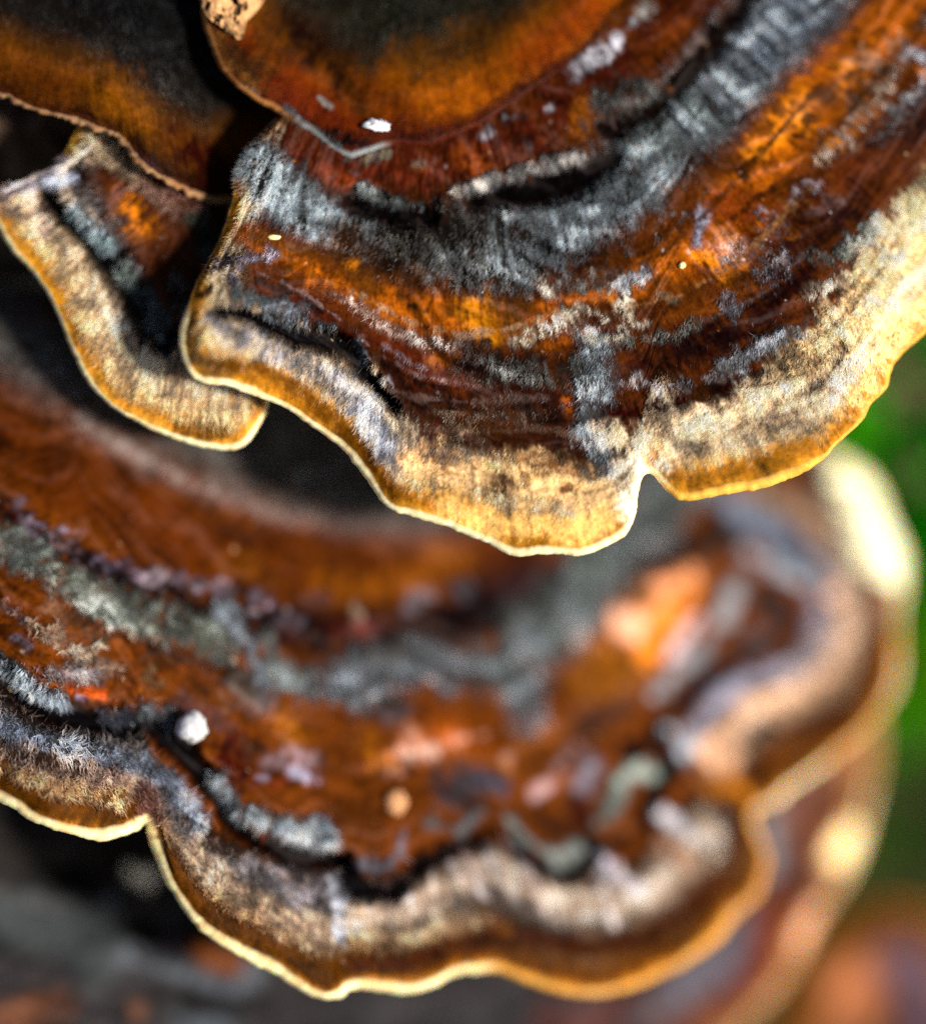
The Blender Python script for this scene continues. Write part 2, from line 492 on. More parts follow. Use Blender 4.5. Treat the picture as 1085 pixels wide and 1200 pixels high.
    rcol = col[:, -1:, :] * (1 - e) + rcol * e
    rcol = rcol * np.clip(1 + 0.25 * fbm(s / 8, s * 0, seed + 71, 3)[:, None] + 0.12 * vnoise(s[:, None] / 2.2, th * 5), 0.4, 1.4)[..., None]
    mesh_obj('rim', at(RX, RY, RD).reshape(-1, 3), grid_faces(nu, nk), M_RIM, root, True, rcol.reshape(-1, 3), {'translucency': np.full(nu * nk, 0.55)})
    # pore side
    nb = 24
    vb = np.linspace(1, 0, nb)[None]
    bx = inn[:, 0][:, None] * (1 - vb) + RX[:, -1][:, None] * vb
    by = inn[:, 1][:, None] * (1 - vb) + RY[:, -1][:, None] * vb
    idx = np.clip(np.round(vb[0] * (nv - 1)).astype(int), 0, nv - 1)
    bd = np.maximum(depth(bx, by) + thick, Dv[:, idx] + thick * 0.8)
    bd[:, 0] = RD[:, -1]
    pc = np.tile(lin((205, 180, 140)), (nu * nb, 1))
    mesh_obj('pore_surface', at(bx, by, bd).reshape(-1, 3), grid_faces(nu, nb), M_PORE, root, True, pc, {'translucency': np.full(nu * nb, 0.2)})
    # fuzz
    if nhair:
        inframe = (X > -60) & (X < 1150) & (Y > -60) & (Y < 1260)
        gxu = np.gradient(X, axis=0); gyu = np.gradient(Y, axis=0); gxv = np.gradient(X, axis=1); gyv = np.gradient(Y, axis=1)
        area = np.abs(gxu * gyv - gyu * gxv)
        clump = np.clip(0.75 + 1.5 * fbm(aq / 7, rad / 11, seed + 80, 2), 0.05, 2) * np.clip(0.9 + (1.7 - 1.3 * sstep(.3, .6, hcol[..., 1])) * fbm(X / 40, Y / 40, seed + 83, 3), 0.12, 2)
        wgt = (hair * area * inframe * clump).ravel()
        tot = wgt.sum()
        pick = R.choice(len(wgt), nhair, p=wgt / tot)
        iu, iv = np.unravel_index(pick, X.shape)
        fu = R.uniform(-.5, .5, nhair); fv = R.uniform(-.5, .5, nhair)
        px = X[iu, iv] + fu * gxu[iu, iv] + fv * gxv[iu, iv]
        py = Y[iu, iv] + fu * gyu[iu, iv] + fv * gyv[iu, iv]
        gdu = np.gradient(Dv, axis=0); gdv = np.gradient(Dv, axis=1)
        pd = Dv[iu, iv] + fu * gdu[iu, iv] + fv * gdv[iu, iv]
        # local frame (x, y, d): normal towards the light side, tuft lean shared by neighbours
        tu = np.stack([gxu, gyu, gdu], -1)[iu, iv]; tv = np.stack([gxv, gyv, gdv], -1)[iu, iv]
        nn = np.cross(tu, tv); nn /= np.linalg.norm(nn, axis=1)[:, None] + 1e-12
        nn[nn[:, 2] > 0] *= -1
        ov = tv / (np.linalg.norm(tv, axis=1)[:, None] + 1e-12)
        sx = tu / (np.linalg.norm(tu, axis=1)[:, None] + 1e-12)
        c1 = fbm(px / 8, py / 8, seed + 90, 2)[:, None]; c2 = fbm(px / 8, py / 8, seed + 95, 2)[:, None]
        fu_ = sstep(7.5, 11.5, hlen[iu, iv])[:, None]
        dr = nn * (0.34 + 0.21 * fu_) + ov * (0.8 - 0.55 * fu_ + (0.25 + 0.65 * fu_) * c1) + sx * ((0.3 + 0.5 * fu_) * c2) + R.normal(0, 1, (nhair, 3)) * (0.15 + 0.1 * fu_)
        dr /= np.linalg.norm(dr, axis=1)[:, None]
        L = (hlen[iu, iv] * R.uniform(0.5, 1.25, nhair))[:, None]
        sd_ = np.cross(dr, nn + R.normal(0, 0.4, (nhair, 3))); sd_ /= np.linalg.norm(sd_, axis=1)[:, None]
        w = (hairw * np.clip(hlen[iu, iv] / 10, .55, 1.25) * R.uniform(0.6, 1.2, nhair))[:, None]
        b = np.stack([px, py, pd], -1) - nn * -0.6
        bend = (nn * 0.25 + R.normal(0, 0.22, (nhair, 3))) * L
        V = np.stack([b - sd_ * w * .5, b + sd_ * w * .5, b + dr * L * .55 + sd_ * w * .42, b + dr * L * .55 - sd_ * w * .42, b + dr * L + bend], 1)
        hc = hcol[iu, iv] * np.clip(1 + 0.9 * fbm(px / 26, py / 26, seed + 98, 3), .5, 1.7)[:, None]
        hc = hc * np.where((np.abs(hc[:, :1] - hc[:, 2:3]) < .12), np.array([[.95, 1.0, 1.1]]), 1.0)
        hl_ = hc @ np.array([0.3, 0.6, 0.1])
        hc = hc * (hgain * (0.62 + 0.5 * sstep(0.3, 0.75, hl_)) * np.clip(R.normal(1.25, 0.3, nhair), 0.35, 2.6))[:, None]
        hc = np.clip(hc, 0, 0.95)
        i = np.arange(nhair)[:, None] * 5
        W3 = at(V[..., 0], V[..., 1], V[..., 2])
        ho = mesh_obj('hairs', W3.reshape(-1, 3), [i + np.array([0, 1, 2, 3]), i + np.array([3, 2, 4])], M_HAIR, root, True, np.repeat(hc, 5, 0))
        tag(ho, kind='stuff')
    return root

# distances of the shelves (larger = farther from the lens)
def d_main(x, y):
    d = 0.22 * (600 - y) + 0.00035 * np.clip(x - 650, 0, None) * np.clip(330 - y, 0, None) - 0.06 * np.clip(x - 650, 0, None)
    d = d + 0.0011 * np.clip(x - 860, 0, 320) ** 2 * np.clip((y - 120) / 150, 0, 1)
    return d - 95 * np.exp(-((x - 235) / 120) ** 2 - ((y - 390) / 90) ** 2) - 30 * np.exp(-((x - 280) / 60) ** 2 - ((y - 200) / 90) ** 2)
def d_top(x, y):
    return d_main(x, y) - 16 + 0.12 * np.clip(150 - y, 0, None) - 45 * np.exp(-((x - 240) / 70) ** 2)
def d_leftup(x, y):
    return 48 + 0.30 * (170 - y) + 0.0065 * np.clip(x - 140, 0, 160) ** 2
def d_leftlow(x, y):
    return 62 + 0.25 * (450 - y) * 0.6 + 0.10 * np.clip(x - 100, 0, None)
def d_low(x, y):
    return 45 + 0.5 * np.clip(x - 120, -60, None) + 0.33 * (900 - y)
def d_under(x, y):
    return 300 + 0.36 * x + 0.28 * (1100 - y)
def d_far(x, y):
    return 860 + 0.2 * (x - 1000) + 0.3 * (1100 - y)

# ---------------------------------------------------------------- main upper bracket
MAIN_M = [(352, 128), (325, 137), (292, 168), (274, 195), (271, 232), (258, 273), (243, 306), (228, 332), (220, 356), (211, 385), (211, 410),
          (221, 437), (238, 449), (265, 452), (291, 461), (332, 478), (361, 497), (400, 526), (424, 556), (446, 586),
          (464, 601), (490, 607), (527, 619), (571, 638), (604, 652), (637, 650), (682, 650), (708, 642), (733, 626), (745, 600), (748, 578),
          (753, 561), (760, 555), (773, 567), (790, 583), (807, 587), (847, 580), (891, 573), (939, 555), (965, 538), (984, 518), (1006, 497),
          (1021, 473), (1038, 456), (1044, 434), (1061, 411), (1085, 390), (1125, 350), (1170, 290), (1220, 210)]
MAIN_I = [(372, 112), (400, 90), (450, 60), (520, 20), (620, -30), (760, -90), (900, -140), (1050, -160), (1180, -120)]
CR = (235, 205, 165)
main_zones = [(0, (205, 140, 40), 0.0), (10, (190, 118, 22), 0.0), (26, (195, 140, 60), 0.15, (235, 205, 150)), (46, (190, 160, 120), 0.8, (235, 215, 185)),
              (85, (150, 120, 95), 0.9, (215, 195, 170)), (105, (95, 50, 20), 0.3, (160, 130, 100)), (125, (110, 45, 10), 0.05), (600, (120, 55, 10), 0.05)]
OR = (190, 88, 8); DK = (58, 18, 6); BK = (14, 6, 8)
main_strokes = [
    # dark red zone under the upper cap
    St([(330, 165), (400, 195), (480, 200), (560, 175), (640, 140), (720, 85), (790, 25), (850, -40)], 38, (92, 26, 8), h=5, r=0.0),
    St([(385, 200), (420, 210)], 16, (150, 55, 20)), St([(540, 185), (560, 195)], 14, (160, 65, 15)), St([(675, 150), (690, 130)], 16, (165, 80, 12)),
    St([(760, 70), (800, 30)], 18, (140, 58, 10)), St([(470, 215), (520, 205)], 12, (120, 40, 20)),
    # broad velvet grey band
    St([(290, 185, 28), (318, 222, 38), (385, 262, 30), (470, 285, 34), (560, 285, 52), (640, 275, 52), (715, 232, 48), (765, 170, 50), (830, 115, 55), (890, 50, 62), (955, -20, 68)],
       45, (62, 64, 62), j=0.4, h=3, r=0.9, hc=(165, 172, 172), hl=6.5, m=.3),
    St([(410, 292), (450, 310), (500, 325)], 26, (92, 52, 26), s=.9, a=.9, r=0.45, hc=(150, 108, 78), m=.3), St([(480, 280), (540, 275), (585, 290)], 44, (34, 26, 17), s=.8, a=.92, r=.4, hc=(105, 98, 84), m=.2), St([(540, 325), (610, 325)], 22, (46, 32, 18), s=.9, a=.85, r=.4, hc=(150, 148, 140)), *Sp([(430, 300), (520, 320), (620, 310)], 30, 40, 2, 5, [(120, 118, 112), (30, 22, 14), (92, 52, 22)], r=.8, hc=(175, 178, 175)), *Sp([(430, 330), (540, 345), (640, 335), (740, 290), (830, 235)], 12, 60, 2, 6, [(70, 45, 20), (105, 102, 98), (150, 75, 12), (48, 30, 16)], r=.6, hc=(170, 172, 170)),
    St([(600, 300), (650, 290)], 26, (50, 48, 44), s=.8, a=.7, r=.9, hc=(160, 165, 165)), St([(745, 140), (800, 130)], 40, (105, 110, 105), s=.8, a=.8, r=.8, hc=(165, 172, 165)),
    St([(900, 30), (940, 10)], 45, (125, 135, 145), s=.8, a=.9, r=.6, hc=(175, 185, 195)), St([(830, 95), (880, 120)], 16, (70, 80, 100), s=.8, a=.7),
    St([(575, 245), (580, 300)], 5, (130, 135, 135), r=1, hc=(180, 185, 185)), St([(592, 245), (597, 300)], 4, (130, 135, 135), r=1, hc=(180, 185, 185)),
    *[St([(x0, y0), (x0 + 60 * ux, y0 + 60 * uy)], 3.2, c_, s=.9, j=.2, a=.75, r=.15, hc=c_) for x0, y0, ux, uy, c_ in
      [(770 + 11 * k, 118 - 11 * k + (k % 3) * 8, .70, .71, [(60, 66, 84), (150, 158, 166), (95, 100, 104)][k % 3]) for k in range(18)]],
    # groove with its shadow painted black, grey tufts above it
    St([(418, 236), (450, 246), (495, 250)], 11, BK, h=-15, r=0), St([(565, 228), (620, 224), (680, 208), (714, 184)], 15, BK, h=-18, r=0, j=.2),
    St([(425, 222), (450, 232), (495, 240)], 6, (95, 100, 95), r=1, hc=(150, 155, 150), h=4), St([(540, 222), (575, 210), (625, 196), (684, 180)], 7, (120, 112, 105), r=1, hc=(175, 168, 160), h=5),
    St([(718, 150), (760, 132), (800, 90), (835, 45), (862, 15), (890, -30)], 15, (26, 12, 6), h=-8, r=0), St([(705, 118), (735, 110), (765, 105)], 12, (85, 82, 76), r=.8, hc=(140, 138, 130)),
    # pale specks along the edge of the upper cap
    *Sp([(400, 190), (440, 184), (520, 192)], 5, 14, 2, 4, [(135, 140, 140), (150, 140, 115), (120, 90, 80)], r=.3), *Sp([(560, 158), (600, 140), (645, 130)], 5, 16, 2, 5, [(150, 150, 160), (110, 80, 75), (60, 20, 14)]),
    *Sp([(665, 88), (700, 68), (722, 46), (745, 20), (765, 2)], 6, 34, 2, 6, [(165, 165, 175), (140, 140, 150), (95, 60, 50), (120, 48, 20)], r=.3), *Sp([(700, 150), (770, 90), (815, 40)], 18, 26, 2, 6, [(165, 80, 12), (40, 12, 6), (120, 95, 90), (140, 55, 10)]),
    *Sp([(350, 190), (450, 205), (560, 190), (650, 150)], 14, 44, 2, 6, [(130, 45, 22), (45, 12, 6), (105, 30, 14), (120, 95, 95), (155, 62, 14)]),
    St([(680, 78), (698, 70)], 8, (160, 160, 170)), St([(712, 62), (722, 48)], 9, (165, 165, 175)), St([(750, 16), (760, 8)], 9, (165, 165, 160)), St([(805, 60), (815, 45)], 8, (130, 110, 105)),
    # orange band
    St([(290, 278, 16), (340, 300, 20), (400, 330, 24), (470, 362, 26), (560, 378, 30), (620, 370, 20), (720, 335, 22), (790, 318, 32), (835, 275, 30), (885, 205, 38), (935, 140, 42), (1000, 70, 45), (1070, 10, 48), (1130, -40, 50)],
       30, OR, j=.4, r=0.02),
    St([(300, 275), (380, 300), (430, 330)], 18, (95, 50, 14), s=.8, a=.85), *Sp([(300, 285), (400, 325), (480, 360), (600, 375), (740, 335)], 26, 60, 3, 9, [(110, 55, 10), (205, 115, 14), (70, 34, 12), (160, 80, 10)], r=0), St([(555, 365), (575, 390)], 18, (205, 120, 12), s=.8), St([(615, 345), (600, 375)], 22, (75, 42, 16), s=.8, a=.8),
    St([(820, 300), (850, 320)], 16, (215, 115, 18)), St([(910, 150), (930, 130)], 22, (220, 115, 14), s=.8), St([(980, 110), (1010, 60)], 18, (120, 60, 20), s=.8), St([(770, 330), (820, 345)], 12, (130, 62, 12)),
    # right side: pale zones between orange
    St([(960, 185), (1000, 145), (1035, 90), (1075, 40), (1110, 0)], 10, (140, 100, 72), r=.4, hc=(200, 182, 165), j=1, a=.8, hl=5), *Sp([(960, 185), (1000, 145), (1035, 90), (1085, 30)], 12, 44, 3, 8, [(175, 150, 130), (190, 175, 160), (150, 80, 25)], r=.5, hc=(205, 190, 175), hl=5), St([(1030, 165), (1060, 130), (1095, 80)], 10, (110, 95, 90), r=.4, hc=(185, 185, 185), j=1, a=.8, hl=5), *Sp([(1030, 170), (1060, 130), (1095, 80)], 12, 30, 3, 8, [(150, 145, 145), (95, 50, 25), (165, 160, 165)], r=.5, hc=(190, 190, 190), hl=5),
    St([(985, 170), (1020, 130)], 8, (195, 100, 20)), St([(1000, 195), (1040, 180), (1085, 130), (1130, 80)], 20, (60, 22, 10), r=0), St([(1060, 60), (1080, 65)], 10, (150, 145, 150), r=.6, hc=(195, 195, 200)),
    St([(900, 260), (960, 240), (1000, 215), (1040, 190)], 26, (110, 42, 8), r=0), St([(920, 300), (960, 275), (1000, 245)], 22, (52, 16, 10), r=0), St([(760, 185), (850, 190)], 18, (52, 30, 18), s=.9, a=.75),
    St([(850, 240), (900, 260)], 18, (160, 62, 12), s=.7), St([(820, 250), (818, 285)], 9, (160, 165, 185), s=.7, r=.4, hc=(185, 190, 205)), St([(840, 286), (862, 302)], 15, (205, 130, 95), s=.8, j=.9), *Sp([(838, 280), (862, 304)], 12, 16, 2.5, 7, [(240, 215, 205), (225, 185, 170), (210, 120, 60)], r=.3, hc=(245, 230, 222), hl=4),  # pinkish-white patch and flecks paint a highlight on the orange
    *Sp([(925, 236), (950, 220)], 9, 12, 2, 6, [(165, 150, 155), (190, 175, 180), (120, 60, 30)], r=.6, hc=(205, 195, 200), hl=5), *Sp([(885, 245), (912, 275)], 10, 14, 2, 5, [(165, 130, 125), (190, 165, 165), (90, 30, 12)], r=.4, hc=(205, 190, 190), hl=5), *Sp([(880, 190), (960, 130), (1040, 60)], 40, 60, 3, 9, [(120, 58, 12), (215, 118, 20), (165, 130, 105), (85, 38, 12), (200, 100, 14)]), *Sp([(820, 330), (900, 270), (980, 230)], 22, 40, 2, 7, [(70, 22, 8), (150, 66, 12), (130, 100, 95), (190, 95, 18)]),
    # pale wavy thin zones
    St([(388, 342, 9), (420, 358, 9), (450, 384, 8), (500, 403, 9), (545, 403, 7)], 6, (140, 105, 88), r=.4, hc=(205, 185, 175), j=1, hl=4.5, a=.8), St([(600, 403, 8), (640, 384, 13), (680, 362, 14), (725, 368, 11), (745, 378, 8)], 9, (150, 132, 108), r=.5, hc=(220, 210, 190), j=1, hl=4.5, a=.85),
    St([(640, 340), (690, 335), (740, 325)], 12, (120, 112, 100), r=.9, hc=(190, 180, 165), s=.8, j=.9), St([(730, 330), (755, 318)], 9, (130, 130, 130), r=.9, hc=(195, 195, 195)), St([(775, 345), (790, 352)], 7, (150, 130, 100), r=.5, hc=(195, 180, 160)),
    St([(290, 305), (320, 300)], 9, (135, 125, 140), r=.5, hc=(180, 172, 185), j=.8), St([(250, 315, 12), (285, 300, 14), (270, 330, 16)], 14, (92, 78, 88), r=.6, hc=(150, 138, 150), j=.7),
    *Sp([(388, 342), (420, 358), (450, 384), (500, 403), (550, 403)], 9, 44, 1.8, 5, [(185, 165, 158), (205, 185, 172), (150, 90, 60), (120, 50, 16)], r=.6, hc=(220, 202, 192), hl=4.5), *Sp([(598, 404), (640, 386), (680, 362), (725, 368), (750, 380)], 12, 54, 2, 6, [(200, 190, 168), (215, 205, 180), (150, 95, 50), (170, 150, 125)], r=.7, hc=(228, 218, 198), hl=4.5),
    # red-brown zone
    St([(300, 335, 12), (360, 362, 16), (430, 405, 20), (500, 432, 22), (560, 440, 22), (600, 430, 22)], 20, (105, 32, 6), r=0, j=.4), St([(300, 330), (330, 340)], 10, (48, 22, 12), r=0), St([(450, 405), (480, 425), (500, 432)], 4, (150, 110, 110), r=.3, hc=(185, 160, 160)),
    St([(505, 425), (545, 420)], 9, (165, 78, 12), s=.8), St([(560, 430), (590, 440), (650, 430), (690, 420)], 24, (58, 28, 14), r=.2, hc=(120, 100, 90)), St([(590, 440), (650, 440), (690, 420)], 14, (80, 68, 58), s=.9, j=1.2, r=.4, hc=(165, 165, 155), hl=4.5), *Sp([(570, 445), (640, 445), (690, 430)], 16, 40, 1.8, 5, [(135, 132, 122), (45, 20, 10), (150, 145, 135), (90, 40, 18)], r=.7, hc=(172, 172, 162), hl=4.5),
    St([(640, 405), (668, 398)], 10, (180, 82, 14)), St([(470, 470), (520, 470), (600, 470), (660, 470)], 18, (66, 24, 10), r=0), St([(480, 482), (540, 486), (590, 488), (630, 492)], 12, (110, 78, 58), s=.9, j=1, r=.35, hc=(180, 152, 130), hl=4.5), *Sp([(470, 480), (540, 486), (640, 492)], 14, 44, 1.8, 5, [(155, 125, 105), (60, 24, 10), (130, 95, 75), (95, 45, 16)], r=.5, hc=(185, 160, 140), hl=4.5),
    St([(500, 512), (560, 520), (630, 515), (690, 538)], 15, (72, 28, 5), r=0.05), St([(460, 430), (490, 490), (510, 512)], 14, (75, 24, 6), r=0), St([(664, 470), (668, 490)], 6, (190, 82, 16), r=0), St([(640, 480), (670, 520)], 14, (62, 30, 22), s=.8, a=.8),
    *[St(p_, 2.6, c_, s=.8, j=1.2, a=.85, m=.5, r=r_, hc=c_, hl=4) for p_, c_, r_ in [
        ([(300, 318), (350, 340), (400, 375), (440, 412), (490, 440), (560, 452)], (165, 132, 128), .4), ([(300, 325), (350, 347), (400, 383), (438, 420), (490, 448), (560, 460)], (30, 10, 6), 0),
        ([(380, 328), (430, 350), (480, 378), (540, 392), (600, 385), (650, 365)], (185, 140, 100), .3), ([(440, 448), (490, 468), (560, 472), (640, 466)], (140, 108, 98), .5), ([(445, 455), (490, 477), (560, 480), (640, 475)], (28, 10, 6), 0),
        ([(480, 503), (560, 506), (640, 502), (690, 515)], (150, 112, 90), .5), ([(760, 400), (830, 375), (900, 340), (940, 300)], (150, 132, 128), .4), ([(760, 408), (830, 384), (900, 349)], (28, 8, 6), 0),
        ([(740, 360), (800, 345), (860, 310), (900, 270), (950, 220)], (175, 120, 70), .2), ([(700, 330), (780, 295), (840, 235), (900, 170), (960, 100)], (95, 42, 10), 0), ([(860, 255), (930, 200), (1000, 125), (1060, 50)], (75, 30, 8), 0)]],
    # grey radial strip
    St([(700, 400, 26), (698, 450, 26), (700, 500, 22), (712, 545, 16)], 24, (120, 126, 128), r=1, hc=(185, 190, 190), hl=6, j=.5, h=2), St([(705, 510), (712, 545)], 12, (92, 95, 108), s=.8, a=.8),
    St([(690, 395), (740, 395), (790, 395), (815, 380)], 8, (115, 112, 100), r=.9, hc=(180, 175, 160), j=1),
    # dark maroon patches and pale strips to the right
    St([(760, 425, 20), (830, 405, 22), (900, 365, 20), (945, 320, 16)], 20, (50, 14, 8), r=0.0), St([(715, 485, 12), (750, 480, 16), (800, 468, 10)], 13, (66, 10, 5), r=0, h=-4), St([(740, 425), (760, 440)], 8, (90, 30, 15), r=0),
    St([(735, 445), (780, 452), (830, 440), (860, 430)], 9, (105, 75, 70), j=1, r=.5, hc=(190, 175, 172), hl=5), *Sp([(735, 445), (790, 455), (860, 432)], 10, 34, 1.8, 5, [(150, 135, 132), (60, 18, 10), (170, 160, 155)], r=.7, hc=(195, 182, 178), hl=5), St([(850, 428), (890, 405), (930, 388), (945, 375)], 11, (130, 130, 130), j=.8, r=1, hc=(205, 205, 205), h=4), St([(840, 458), (885, 445), (925, 420)], 10, (58, 16, 6), r=0, h=-3),
    St([(860, 360), (850, 352)], 10, (130, 125, 130), r=.9, hc=(190, 190, 195)), St([(895, 325), (915, 310)], 14, (85, 50, 45), r=.4, hc=(180, 168, 168), j=1, hl=5), *Sp([(890, 330), (920, 305)], 14, 20, 2, 5, [(140, 120, 122), (55, 16, 8), (165, 150, 150)], r=.7, hc=(195, 185, 185), hl=5), St([(780, 372), (840, 355), (880, 335)], 12, (150, 68, 10), s=.8),
    St([(970, 300), (1000, 285), (1025, 270)], 16, (125, 125, 112), r=1, hc=(205, 205, 190), j=.8, hl=10), St([(1005, 305), (1015, 310)], 12, (62, 20, 14), r=.2), St([(950, 345), (985, 330)], 12, (120, 85, 60), r=.7, hc=(205, 190, 170)), St([(978, 350), (980, 362)], 5, (160, 50, 15), r=0),
    # left lobe: grey tufts over a groove, its shade painted black
    St([(280, 345, 18), (310, 352, 14)], 16, (105, 112, 112), r=.4, hc=(140, 148, 148)), St([(320, 362, 12), (345, 372, 14)], 14, (125, 132, 142), r=.5, hc=(160, 168, 175), h=6), St([(250, 335), (238, 345)], 8, (45, 20, 25), r=0),
    St([(254, 365, 7), (295, 370, 8), (350, 396, 12), (398, 402, 12), (424, 430, 8), (445, 455, 7), (462, 478, 6)], 10, (10, 5, 10), h=-23, r=0, j=.25), St([(375, 380), (392, 385)], 7, (70, 80, 82), r=.4, hc=(110, 120, 122)), St([(416, 402), (430, 420)], 7, (130, 138, 150), r=.3, hc=(165, 172, 182), h=5), St([(450, 446), (456, 455)], 6, (150, 142, 150), h=3),
    # fuzzy pale shoulder behind the margin
    St([(245, 372, 12), (300, 400, 18), (360, 425, 20), (410, 450, 22), (440, 500, 22), (470, 540, 20)], 20, (150, 138, 136), r=.9, hc=(205, 195, 192), hl=8, j=.4), St([(425, 480), (440, 505), (455, 520)], 14, (195, 195, 205), r=.9, hc=(235, 235, 240), s=.8),
    St([(225, 380), (230, 420), (260, 430)], 14, (110, 95, 65), s=.8, a=.7), St([(250, 425, 7), (300, 428, 9), (350, 455, 10), (400, 500, 10), (430, 540, 12), (460, 580, 12)], 9, (150, 88, 12), s=.9, r=0, j=.2),
    St([(480, 540, 18), (540, 550, 22), (620, 560, 22), (700, 585, 24)], 24, (224, 182, 128), s=.8, r=.1, hc=(240, 200, 130), hl=5, m=.1), St([(575, 540), (590, 560), (580, 585)], 14, (125, 72, 48), s=.9, a=.75), St([(500, 525), (530, 535)], 12, (150, 120, 105), r=.7, hc=(195, 170, 150)),
    St([(520, 590), (580, 615), (640, 625), (700, 615)], 18, (222, 174, 100), s=.9, r=.03, hc=(240, 200, 120), m=.1), St([(600, 635), (640, 635)], 8, (185, 125, 25), s=.9),
    *Sp([(480, 530), (560, 540), (640, 545), (700, 560)], 16, 60, 2, 6, [(165, 110, 55), (190, 135, 80), (140, 85, 45), (205, 160, 110)], r=.3, hc=(225, 190, 145), hl=5),
    St([(725, 545), (742, 540), (738, 590)], 14, (250, 240, 215), s=.9, r=.3, hc=(255, 248, 235)), St([(770, 545), (790, 520)], 14, (245, 225, 185), s=.8, r=.6, hc=(252, 240, 220)),  # first stroke paints the sunlit highlight at the notch near-white
    St([(730, 515), (800, 500), (870, 480), (920, 455)], 20, (232, 202, 165), r=.8, hc=(255, 230, 195), s=.7, m=.15, hl=8), St([(810, 568, 8), (860, 552, 13), (920, 535, 14), (945, 520, 8)], 12, (168, 108, 18), s=.9, r=.0, j=.2),
    St([(930, 420, 26), (985, 380, 30), (1030, 330, 30), (1070, 280, 34), (1110, 230, 40)], 30, (228, 192, 140), r=.8, hc=(255, 230, 185), s=.6, hl=9.5), St([(1010, 400), (1050, 350), (1085, 290)], 22, (250, 215, 150), s=.9, r=.35, hc=(255, 238, 195)),
    St([(1000, 470), (1030, 430), (1060, 385), (1085, 360)], 14, (232, 190, 125), s=.9, r=.1, m=.8), St([(1060, 255), (1085, 225)], 20, (170, 150, 110), r=.6, hc=(215, 200, 165)),
]
bracket('large upper bracket with grey and orange bands and a deep notch in its gold margin', MAIN_M, MAIN_I, d_main, (500, -220), main_zones, main_strokes,
        nu=640, nv=380, rimw=8.5, thick=26, rimcol=(255, 238, 190), hairw=1.0, nhair=150000, hairlen=6, seed=3, relief=6, flecks=160, lines_amt=1.25, hgain=.95, under=.5,
        rim_scale=[([(990, 510), (1040, 450), (1085, 390)], 50, .55), ([(352, 128), (274, 195), (258, 273), (228, 332)], 40, .4)],
        rim_strokes=[St([(352, 128), (274, 195), (258, 273), (228, 335)], 34, (58, 50, 46)), St([(1000, 500), (1085, 390)], 60, (225, 170, 75)), St([(790, 584), (960, 545)], 20, (235, 180, 80))])

# ---------------------------------------------------------------- cap growing on top of it
TOP_M = [(215, -160), (228, -90), (232, -30), (236, 8), (241, 34), (254, 74), (273, 97), (295, 115), (322, 131), (350, 149), (368, 160), (388, 177), (412, 186), (435, 180), (458, 172),
         (480, 171), (505, 170), (553, 152), (586, 134), (619, 112), (652, 90), (684, 70), (716, 42), (742, 15), (765, -15), (800, -60), (850, -120)]
TOP_I = [(330, -200), (380, -190), (450, -190), (540, -200), (640, -210), (720, -220)]
top_zones = [(0, (95, 30, 12), 0.05), (10, (120, 36, 10), 0.05), (40, (165, 62, 8), 0.0), (75, (150, 78, 10), 0.0), (105, (80, 52, 22), 0.25, (105, 82, 52)), (140, (36, 34, 24), 0.4, (75, 74, 60)), (400, (24, 24, 22), 0.3, (60, 60, 55))]
top_strokes = [
    St([(400, 10, 60), (520, 0, 60), (600, -40, 60)], 60, (44, 40, 26), s=.9, r=.4, hc=(80, 76, 58)), St([(350, 30, 26), (395, 80, 22), (430, 128, 16)], 22, (58, 24, 8), s=.9, r=.1),
    St([(460, 100), (540, 110), (620, 70), (700, 20), (760, -40)], 42, (180, 84, 6), s=.8), St([(620, 60), (690, 10)], 26, (170, 60, 8), s=.9, a=.8), St([(430, 100), (480, 140)], 14, (150, 62, 8), s=.9), St([(480, 60), (560, 40)], 26, (125, 72, 14), s=.9, a=.7, r=.2, hc=(140, 95, 50)),
    St([(246, 20, 10), (256, 60, 14), (280, 80, 16), (310, 95, 18)], 14, (150, 92, 35), s=.7, j=.6), St([(270, 60), (300, 85)], 8, (90, 50, 22), j=1), St([(255, 85), (280, 100), (300, 112)], 6, (175, 135, 100), j=1),
    St([(320, 100), (370, 130), (420, 160), (450, 165)], 16, (150, 48, 14), s=.8), St([(375, 115), (388, 125)], 3, (150, 145, 140)), St([(335, 128), (365, 152), (395, 172)], 5, (120, 128, 130), s=.7, r=.5, hc=(150, 158, 160)), St([(400, 184), (440, 178)], 5, (145, 155, 155), s=.7, r=.4, hc=(175, 185, 185)),
    St([(385, 160), (430, 166)], 8, (30, 16, 14), s=.8), St([(470, 165), (560, 140), (640, 90), (700, 50), (750, 0)], 7, (92, 26, 8), s=.9), St([(300, 10, 20), (320, 50, 16)], 18, (120, 60, 14), s=.9, a=.8),
]
bracket('velvety brown and orange cap lying on the banded large upper bracket', TOP_M, TOP_I, d_top, (500, -260), top_zones, top_strokes, nu=420, nv=220, rimw=8, thick=26,
        rimcol=(105, 62, 40), rim_strokes=[St([(470, 172), (560, 150), (660, 85), (760, -10)], 14, (75, 22, 10)), St([(360, 155), (440, 182)], 16, (140, 148, 150)), St([(236, 8), (320, 130)], 20, (165, 110, 60))], nhair=12000, hairlen=6, hairw=.9, seed=5, lines_amt=.45, relief=5, edge_d=6, root_d=300, gain=.8, hgain=.8)

